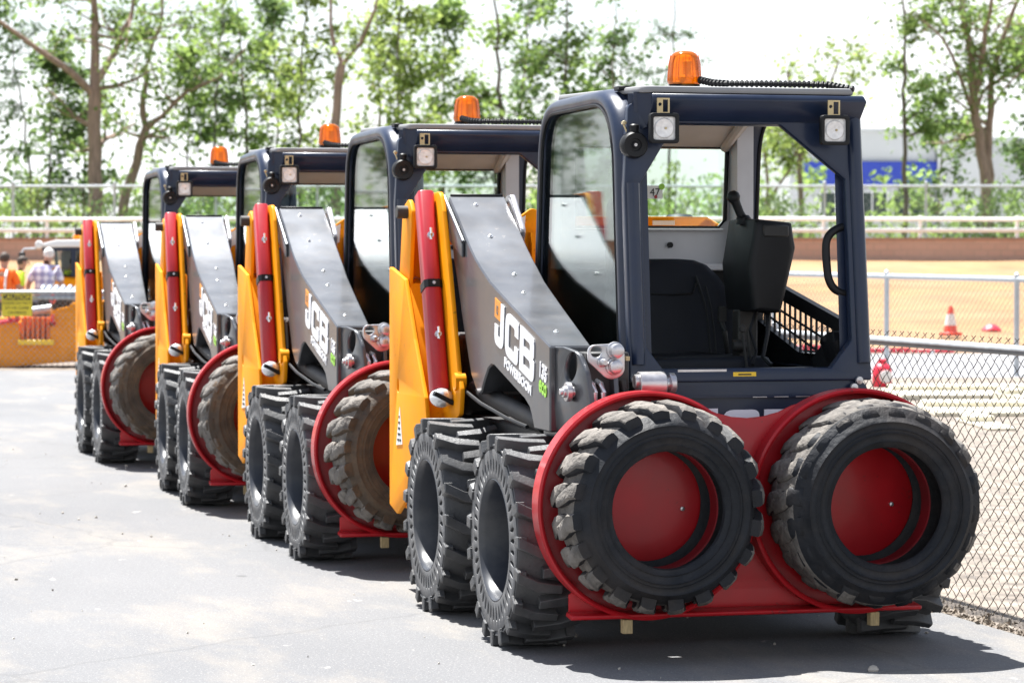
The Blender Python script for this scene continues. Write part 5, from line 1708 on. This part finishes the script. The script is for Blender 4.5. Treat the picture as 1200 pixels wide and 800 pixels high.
# gravel and dead leaves caught along the fence foot
rnd = random.Random(8)
bm = NB()
for _ in range(2600):
    y = rnd.uniform(-2.5, 8); x = FX + abs(rnd.gauss(0, 0.06)) * rnd.choice((-1, -0.6, 1)) - 0.015
    s = rnd.uniform(0.004, 0.017)
    q = Euler((rnd.uniform(0, 6), rnd.uniform(0, 6), rnd.uniform(0, 6))).to_matrix()
    c = Vector((x, y, (-0.018 if x > AX1 else 0.0) + s * 0.3))
    vs = [c + q @ Vector(v) * s * rnd.uniform(.6, 1.2) for v in ((1, 0, 0), (-.5, .9, 0), (-.5, -.9, 0), (0, 0, .8))]
    put(bm, vs, [(0, 1, 2), (0, 3, 1), (1, 3, 2), (2, 3, 0)])
M['debris'] = mat('dark grit and dry leaves', (0.17, 0.14, 0.11), 0.95, var=0.5, scale=30)
tag(obj('fence_litter', bm, M['debris'], smooth=0, weld=False), 'dark grit and dry leaves caught along the foot of the fence', kind='stuff')
# loose stones on the asphalt
rnd = random.Random(9)
bm = NB()
for _ in range(220):
    y = rnd.uniform(-3, 14); x = rnd.uniform(-3.2, 1.1)
    s = abs(rnd.gauss(0.0035, 0.004)) + 0.0015
    q = Euler((rnd.uniform(0, 6), rnd.uniform(0, 6), rnd.uniform(0, 6))).to_matrix()
    vs = [Vector((x, y, s * 0.4)) + q @ Vector(v) * s * rnd.uniform(.7, 1.2) for v in ((1, 0, 0), (-1, 0, 0), (0, 1, 0), (0, -1, 0), (0, 0, .7), (0, 0, -.7))]
    put(bm, vs, [(0, 2, 4), (2, 1, 4), (1, 3, 4), (3, 0, 4), (2, 0, 5), (1, 2, 5), (3, 1, 5), (0, 3, 5)])
M['stone'] = mat('loose stone', (0.36, 0.33, 0.29), 0.9, var=0.4, scale=5)
tag(obj('loose_grit', bm, M['stone'], smooth=0, weld=False), 'loose grit scattered on the asphalt', kind='stuff')
bm = NB(); lathe(bm, [(0.001, 0.022), (0.014, 0.017), (0.022, 0.006), (0.02, 0.0)], 7, lambda r, a, h: Vector((r * math.cos(a) * (1 + 0.2 * math.sin(2 * a)), r * math.sin(a), h)))
tag(obj('stone', bm, M['stone'], None, (0.28, -1.0, 0.0), smooth=20), 'single pale stone lying in the shadow in front of the carrier', 'stone')

# ------------------------------------------------------------------ yellow machine behind the far fence, cab vehicle, sign
dH = 39.9; kH = dH / FPX
hm = view_thing('yellow_machine', 'yellow machine body with an orange grille behind the caution sign fence', 'machine', (42 - 600) * kH, dH, 0.0)
P = lambda x, v: ((x - 42) * kH, (HZ - v) * kH + CZ)
bm = NB()
outl = [P(-60, 432), P(10, 430), P(60, 426), P(150, 418), P(150, 350), P(84, 355), P(80, 359), P(66, 362), P(60, 364), P(58, 372), P(58, 400), P(24, 400), P(22, 378), P(14, 372), P(-60, 376)]
hole = []
plate(bm, outl, [], 0.9, lambda u, v, w: Vector((u, w, v)), 0.015)
obj('machine_hull', bm, M['yellow'], hm)
bm = NB(); x0, z0 = P(22, 404); x1, z1 = P(64, 398); box(bm, x0, x1, -0.10, 0.02, z0, z1); obj('ledge', bm, M['stickery'], hm, bevel=0.01)  # ledge in a brighter yellow than the hull, light painted into its colour
M['orangepaint'] = mat('orange paint', (0.70, 0.14, 0.012), 0.5, var=0.1)
bm = NB(); xa, za = P(24, 399); xb, zb = P(60, 371); box(bm, xa, xb, 0.16, 0.22, za, zb); obj('grille_back', bm, M['orangepaint'], hm)
for i in range(6):
    bm = NB(); xx = xa + (xb - xa) * (i + 0.12) / 6; box(bm, xx, xx + 0.035, -0.01, 0.155, za + 0.01, zb - 0.01); obj('grille_slat', bm, M['orangepaint'], hm, bevel=0.004)
bm = NB(); a0 = P(-2, 378); a1 = P(23, 374); tube(bm, [(a0[0], -0.05, a0[1]), (a1[0], -0.05, a1[1])], 0.03, 8); obj('red_pipe', bm, M['brightred'], hm)
for (x, v) in ((13, 371), (21, 373), (62, 379), (62, 352)):
    q = P(x, v); bm = NB(); lathe(bm, [(0.035, -0.10), (0.04, -0.02), (0.03, 0.05)], 10, AY(q[0], q[1])); tube(bm, [(q[0], -0.04, q[1]), (q[0], -0.04, q[1] + 0.12)], 0.02, 8); obj('pipe_coupling', bm, M['brightred'], hm)
bm = NB(); q = P(36, 365); q2 = P(58, 362); tube(bm, [(q[0], 0.2, q[1]), (q2[0], 0.2, q2[1])], 0.06, 12); obj('grey_pipe', bm, M['galv'], hm)
bm = NB(); q = P(40, 353); q2 = P(82, 351); 
for i in range(9):
    xx = q[0] + (q2[0] - q[0]) * i / 9
    box(bm, xx, xx + 0.04, 0.3, 0.6, q[1] - 0.12, q[1] + 0.02 + 0.02 * (i % 2))
tag(obj('engine_fins', bm, M['chassis'], hm, bevel=0.006), kind='stuff')
rd = view_thing('ridged_drum', 'blue grey ridged drum beside the man in the checked shirt', 'drum', (73 - 600) * 42.6 / FPX, 42.6, 0.78)
bm = NB()
prof = [(0.001, -0.30)]
for i in range(7):
    x = -0.30 + i * 0.095
    prof += [(0.115, x), (0.155, x + 0.02), (0.155, x + 0.05), (0.115, x + 0.075)]
prof += [(0.001, 0.36)]
lathe(bm, prof, 24, AX(0, 0.12)); obj('drum_body', bm, mat('blue grey plastic', (0.22, 0.26, 0.33), 0.4, var=0.1), rd)
bm = NB(); box(bm, -0.32, 0.38, -0.2, 0.2, -0.78, 0.0); obj('drum_cradle', bm, M['chassis'], rd)

dK = 47.0; kK = dK / FPX
cv = view_thing('cab_vehicle', 'yellow machine with a dark glazed cab and pale roof behind the two men', 'machine', (78 - 600) * kK, dK, 0.0)
Q = lambda x, v: ((x - 78) * kK, (HZ - v) * kK + CZ)
bm = NB(); plate(bm, [Q(48, 290), Q(52, 285), Q(66, 281.5), Q(104, 281), Q(128, 284), Q(128, 289), Q(60, 290)], [], 1.3, lambda u, v, w: Vector((u, w - 0.05, v)), 0.02); obj('cab_roof', bm, M['conewhite'], cv)
for (x, w) in ((52, 3.5), (87, 6), (126, 4)):
    for y in (0.0, 1.15):
        a = Q(x, 290); b = Q(x + (3 if x < 60 else 0), 324)
        bm = NB(); loft(bm, [[Vector((p[0] + sx_ * w * kK / 2, y + sy_ * 0.04, p[1])) for sx_, sy_ in ((-1, -1), (1, -1), (1, 1), (-1, 1))] for p in (a, b)]); obj('cab_post', bm, M['navy'], cv)
bm = NB(); a = Q(50, 294); box(bm, a[0], Q(128, 0)[0], -0.03, 0.05, a[1], Q(50, 289.9)[1]); obj('cab_header', bm, M['navy'], cv)
bm = NB(); a = Q(54, 322); b = Q(84, 294.2); box(bm, a[0], b[0], 0.0, 0.012, a[1], b[1]); obj('windscreen', bm, M['glass'], cv)
bm = NB(); a = Q(90, 322); b = Q(124, 294.2); box(bm, a[0], b[0], 0.0, 0.012, a[1], b[1]); obj('side_glass', bm, M['glass'], cv)
bm = NB(); a = Q(66, 345); box(bm, a[0], a[0] + 0.34, 0.45, 0.62, 0.9, 1.55); obj('cab_seat', bm, M['black'], cv, bevel=0.04)
bm = NB(); a = Q(44, 395); b = Q(135, 325); box(bm, a[0], b[0], -0.02, 1.9, 0.30, b[1]); obj('machine_body', bm, M['yellow'], cv, bevel=0.04)
for x in (58, 118):
    bm = NB(); a = Q(x, 0); lathe(bm, [(0.12, -0.25), (0.30, -0.28), (0.40, -0.2), (0.40, 0.0), (0.3, 0.05)], 24, AY(a[0], 0.40)); obj('wheel', bm, M['rubber'], cv)
bm = NB(); a = Q(49, 291); b = Q(30, 292); c = Q(28, 296); tube(bm, [(a[0], -0.05, a[1]), (b[0], -0.15, b[1]), (c[0], -0.16, c[1])], 0.018, 8)
ma = obj('mirror_arm', bm, M['galv'], cv)
bm = NB(); a = Q(24, 303); b = Q(32, 295.5); box(bm, a[0], b[0], -0.19, -0.14, a[1], b[1]); obj('mirror', bm, M['chassis'], ma, bevel=0.01)
bm = NB(); a = Q(47, 287); lathe(bm, [(0.001, -0.14), (0.055, -0.13), (0.065, -0.08), (0.03, 0.0)], 16, AY(*a)); obj('work_light', bm, M['conewhite'], cv)
bm = NB(); a = Q(86, 281); lathe(bm, [(0.06, a[1] + 0.02), (0.06, a[1] + 0.06), (0.04, a[1] + 0.09), (0.001, a[1] + 0.095)], 14, AZf(a[0], 0.4)); obj('beacon_lens', bm, M['amber'], cv)

dS = 39.10; kS = dS / FPX
sg = view_thing('caution_sign', 'yellow caution sign wired to the far chain link fence', 'sign', (19 - 600) * kS, dS, CZ - (357 - HZ) * kS)
bm = NB(); box(bm, -17 * kS, 18.5 * kS, 0, 0.006, -13.5 * kS, 13.5 * kS); obj('sign_plate', bm, mat('sign yellow', (0.62, 0.50, 0.03), 0.5, var=0.05), sg)
bm = NB(); box(bm, -15.6 * kS, 16.9 * kS, -0.003, -0.0005, 5.4 * kS, 12.6 * kS); obj('header_band', bm, M['ink'], sg)
bm = NB(); text(bm, 'CAUTION', 0.088, lambda u, v, w: Vector((0.9 * kS + u, -0.0045 - w, 6.4 * kS + v)), 0.001, 0.002, 'CENTER'); obj('header_lettering', bm, bpy.data.materials['sign yellow'], sg, smooth=0)
for i, s in enumerate(('PLEASE DO NOT', 'SIT OR CLIMB', 'ON FENCE')):
    bm = NB(); text(bm, s, 0.05, lambda u, v, w: Vector((0.9 * kS + u, -0.0025 - w, (0.4 - i * 5.6) * kS + v)), 0.001, 0.0, 'CENTER'); obj('sign_lettering', bm, M['ink'], sg, smooth=0)

# ------------------------------------------------------------------ people behind the far fence
M['skin'] = mat('skin', (0.42, 0.22, 0.15), 0.55, var=0.06)
M['greyhair'] = mat('grey hair', (0.62, 0.60, 0.58), 0.8, var=0.15, scale=40)
M['darkhair'] = mat('dark brown hair', (0.05, 0.032, 0.022), 0.7, var=0.2, scale=40)
M['denim'] = mat('dark trousers', (0.03, 0.035, 0.06), 0.8, var=0.2)
M['hivis'] = mat('orange hi-vis cloth', (0.90, 0.16, 0.01), 0.7, var=0.06)
M['hiyel'] = mat('yellow hi-vis cloth', (0.55, 0.75, 0.02), 0.7, var=0.06)
def plaid_mat():
    m, t, p, lk = nodes_of('checked shirt cloth')
    c = t.nodes.new('ShaderNodeTexCoord')
    w1 = t.nodes.new('ShaderNodeTexWave'); w1.inputs['Scale'].default_value = 2.6; w1.bands_direction = 'X'
    w2 = t.nodes.new('ShaderNodeTexWave'); w2.inputs['Scale'].default_value = 2.6; w2.bands_direction = 'Z'
    lk(c.outputs['Object'], w1.inputs['Vector']); lk(c.outputs['Object'], w2.inputs['Vector'])
    a = t.nodes.new('ShaderNodeMath'); a.operation = 'ADD'
    lk(w1.outputs['Fac'], a.inputs[0]); lk(w2.outputs['Fac'], a.inputs[1])
    r = t.nodes.new('ShaderNodeValToRGB')
    r.color_ramp.elements[0].position = 0.35; r.color_ramp.elements[0].color = (0.33, 0.31, 0.48, 1)
    r.color_ramp.elements[1].position = 0.75; r.color_ramp.elements[1].color = (0.74, 0.72, 0.78, 1)
    mu = t.nodes.new('ShaderNodeMath'); mu.operation = 'MULTIPLY'; mu.inputs[1].default_value = 0.5
    lk(a.outputs['Value'], mu.inputs[0]); lk(mu.outputs['Value'], r.inputs['Fac'])
    lk(r.outputs['Color'], p.inputs['Base Color']); p.inputs['Roughness'].default_value = 0.85
    return m
M['plaid'] = plaid_mat()

def skinned(name, joints, edges, rootj, mats, parent, sub=2):
    """joints: name -> (pos, rx); edges: pairs"""
    names = list(joints)
    idx = {n: i for i, n in enumerate(names)}
    me = bpy.data.meshes.new(name)
    me.from_pydata([joints[n][0] for n in names], [(idx[a], idx[b]) for a, b in edges], [])
    o = bpy.data.objects.new(name, me); COL.objects.link(o)
    sk_ = o.modifiers.new('Skin', 'SKIN'); sk_.use_smooth_shade = True
    for n in names:
        v = me.skin_vertices[0].data[idx[n]]
        r = joints[n][1]
        v.radius = r if isinstance(r, tuple) else (r, r)
        v.use_root = (n == rootj)
    sb_ = o.modifiers.new('Sub', 'SUBSURF'); sb_.levels = sub; sb_.render_levels = sub
    dg = bpy.context.evaluated_depsgraph_get()
    ev = bpy.data.meshes.new_from_object(o.evaluated_get(dg))
    bpy.data.objects.remove(o); bpy.data.meshes.remove(me)
    ev.name = name
    for q in mats: ev.materials.append(q)
    for p in ev.polygons: p.use_smooth = True
    o = bpy.data.objects.new(name, ev); COL.objects.link(o); o.parent = parent
    return o

def make_person(label, u, d, rz, hair, top, sc=1.0, lean=0.0, vest=None, short=True, bend=0.0):
    t = view_thing('person', label, 'person', u, d, 0.0)
    t.rotation_euler.z += rz
    t.scale = (sc, sc, sc)
    # local: x right, -y = facing direction is +y (back to the viewer)
    def B(x, y, z):      # torso leans forward (+y) and sideways above the hips
        if z > 0.95:
            f = z - 0.95
            return Vector((x + lean * f, y + bend * f, 0.95 + f * math.cos(min(0.9, abs(bend) * 0.6 + abs(lean) * .4))))
        return Vector((x, y, z))
    J = {'hip': (B(0, 0, 0.95), (0.135, 0.10)), 'waist': (B(0, 0, 1.10), (0.125, 0.095)), 'chest': (B(0, -0.01, 1.32), (0.15, 0.11)), 'neckb': (B(0, 0, 1.47), 0.07), 'neck': (B(0, 0.02, 1.54), 0.055),
         'head': (B(0, 0.035, 1.63), (0.085, 0.095)), 'crown': (B(0, 0.03, 1.72), (0.07, 0.08))}
    E_ = [('hip', 'waist'), ('waist', 'chest'), ('chest', 'neckb'), ('neckb', 'neck'), ('neck', 'head'), ('head', 'crown')]
    for s, n in ((-1, 'l'), (1, 'r')):
        J['sh' + n] = (B(s * 0.17, 0, 1.42), 0.065)
        J['el' + n] = (B(s * 0.27, 0.04, 1.16), 0.042)
        J['wr' + n] = (B(s * 0.27, 0.22, 0.99), 0.028)
        J['pa' + n] = (B(s * 0.265, 0.28, 0.95), (0.036, 0.02))
        E_ += [('chest', 'sh' + n), ('sh' + n, 'el' + n), ('el' + n, 'wr' + n), ('wr' + n, 'pa' + n)]
        for k in range(4):
            J['f%d%s' % (k, n)] = (B(s * (0.24 + 0.017 * k), 0.335 - 0.006 * abs(k - 1.4), 0.925), 0.009)
            J['g%d%s' % (k, n)] = (B(s * (0.24 + 0.017 * k), 0.362 - 0.008 * abs(k - 1.4), 0.897), 0.008)
            E_ += [('pa' + n, 'f%d%s' % (k, n)), ('f%d%s' % (k, n), 'g%d%s' % (k, n))]
        J['t' + n] = (B(s * 0.225, 0.285, 0.935), 0.010); J['u' + n] = (B(s * 0.21, 0.315, 0.925), 0.009)
        E_ += [('pa' + n, 't' + n), ('t' + n, 'u' + n)]
        J['th' + n] = (Vector((s * 0.10, 0, 0.86)), 0.088); J['kn' + n] = (Vector((s * 0.11, 0.02, 0.50)), 0.058); J['an' + n] = (Vector((s * 0.11, -0.02, 0.09)), 0.04); J['to' + n] = (Vector((s * 0.125, 0.14, 0.04)), 0.035)
        E_ += [('hip', 'th' + n), ('th' + n, 'kn' + n), ('kn' + n, 'an' + n), ('an' + n, 'to' + n)]
    skinned('body', J, E_, 'hip', [M['skin']], t)
    # clothes
    def fat(n, k): 
        p, r = J[n]
        return (p, tuple(q * k + 0.006 for q in r) if isinstance(r, tuple) else r * k + 0.006)
    T_ = {n: fat(n, 1.14) for n in ('hip', 'waist', 'chest', 'neckb')}
    T_['neckb'] = (J['neckb'][0], 0.095)
    T_['chest'] = (J['chest'][0], (0.185, 0.145))
    TE = [('hip', 'waist'), ('waist', 'chest'), ('chest', 'neckb')]
    for n in ('l', 'r'):
        T_['sh' + n] = fat('sh' + n, 1.16)
        m_ = J['sh' + n][0].lerp(J['el' + n][0], 0.85 if short else 1)
        T_['sl' + n] = (m_, 0.066)
        TE += [('chest', 'sh' + n), ('sh' + n, 'sl' + n)]
    skinned('shirt', T_, TE, 'hip', [top], t)
    if vest:
        V_ = {n: fat(n, 1.5) for n in ('hip', 'waist', 'chest')}
        V_['shl'] = (J['shl'][0].lerp(J['chest'][0], .3), 0.088); V_['shr'] = (J['shr'][0].lerp(J['chest'][0], .3), 0.088)
        skinned('vest', V_, [('hip', 'waist'), ('waist', 'chest'), ('chest', 'shl'), ('chest', 'shr')], 'hip', [vest], t)
        bm = NB()
        for s in (-1, 1):
            tube(bm, [B(s * 0.085, -0.165, 1.0), B(s * 0.085, -0.178, 1.2), B(s * 0.085, -0.170, 1.36), B(s * 0.085, -0.10, 1.47)], 0.022, 6)
        obj('reflective_band', bm, M['conewhite'], t)
    P_ = {'hip': fat('hip', 1.06)}; PE = []
    for n in ('l', 'r'):
        P_['th' + n] = fat('th' + n, 1.08); P_['kn' + n] = fat('kn' + n, 1.15); P_['an' + n] = fat('an' + n, 1.4); PE += [('hip', 'th' + n), ('th' + n, 'kn' + n), ('kn' + n, 'an' + n)]
    skinned('trousers', P_, PE, 'hip', [M['denim']], t)
    # hair cap over back and top, ears, nose, eyes
    hc = B(0, 0.03, 1.665)
    bm = NB()
    loops = []
    for i in range(9):
        th = i / 8 * 1.75
        loops.append([hc + Matrix.Rotation(R_(-28), 3, 'X').inverted() @ Vector((0.088 * math.sin(th) * math.cos(a), 0.104 * math.sin(th) * math.sin(a), 0.105 * math.cos(th))) for a in [2 * PI * j / 18 for j in range(18)]])
    loft(bm, loops, cap=False)
    obj('hair', bm, hair, t, smooth=60)
    for s in (-1, 1):
        bm = NB()
        lathe(bm, [(0.03, 0.0), (0.034, 0.006), (0.02, 0.012), (0.001, 0.01)], 12, lambda r, a, h: hc + Vector((s * (0.08 + h), 0.005 + 0.6 * r * math.cos(a), -0.02 + r * math.sin(a))))
        obj('ear', bm, M['skin'], t)
    bm = NB()
    tube(bm, [hc + Vector((0, 0.10, 0.0)), hc + Vector((0, 0.118, -0.03)), hc + Vector((0, 0.122, -0.045)), hc + Vector((0, 0.10, -0.05))], [0.010, 0.013, 0.016, 0.010], 8)
    obj('nose', bm, M['skin'], t)
    for s in (-1, 1):
        bm = NB()
        lathe(bm, [(0.001, 0.010), (0.009, 0.006), (0.011, 0.0)], 10, lambda r, a, h: hc + Vector((s * 0.032 + r * math.cos(a), 0.092 + h, -0.008 + r * math.sin(a))))
        obj('eye', bm, M['ink'], t)
    bm = NB()
    box(bm, hc.x - 0.022, hc.x + 0.022, hc.y + 0.088, hc.y + 0.099, hc.z - 0.082, hc.z - 0.075)
    obj('mouth', bm, M['ink'], t)
    return t
k = 43.4 / FPX
make_person('grey haired man in a pale checked shirt leaning over the machine, seen from behind', (50 - 600) * k, 43.4, 0.0, M['greyhair'], M['plaid'], 0.90, lean=0.10, bend=0.25)
make_person('man with short dark hair in an orange hi-vis vest at the left edge', (8 - 600) * k, 43.0, -0.1, M['darkhair'], M['hivis'], 0.86, vest=M['hivis'], lean=0.0, bend=0.2)
make_person('man with dark hair turned sideways beside the man in the orange vest', (16 - 600) * 44.3 / FPX, 44.3, -1.2, M['darkhair'], M['hiyel'], 0.83, vest=M['hivis'], lean=-0.05, bend=0.2)
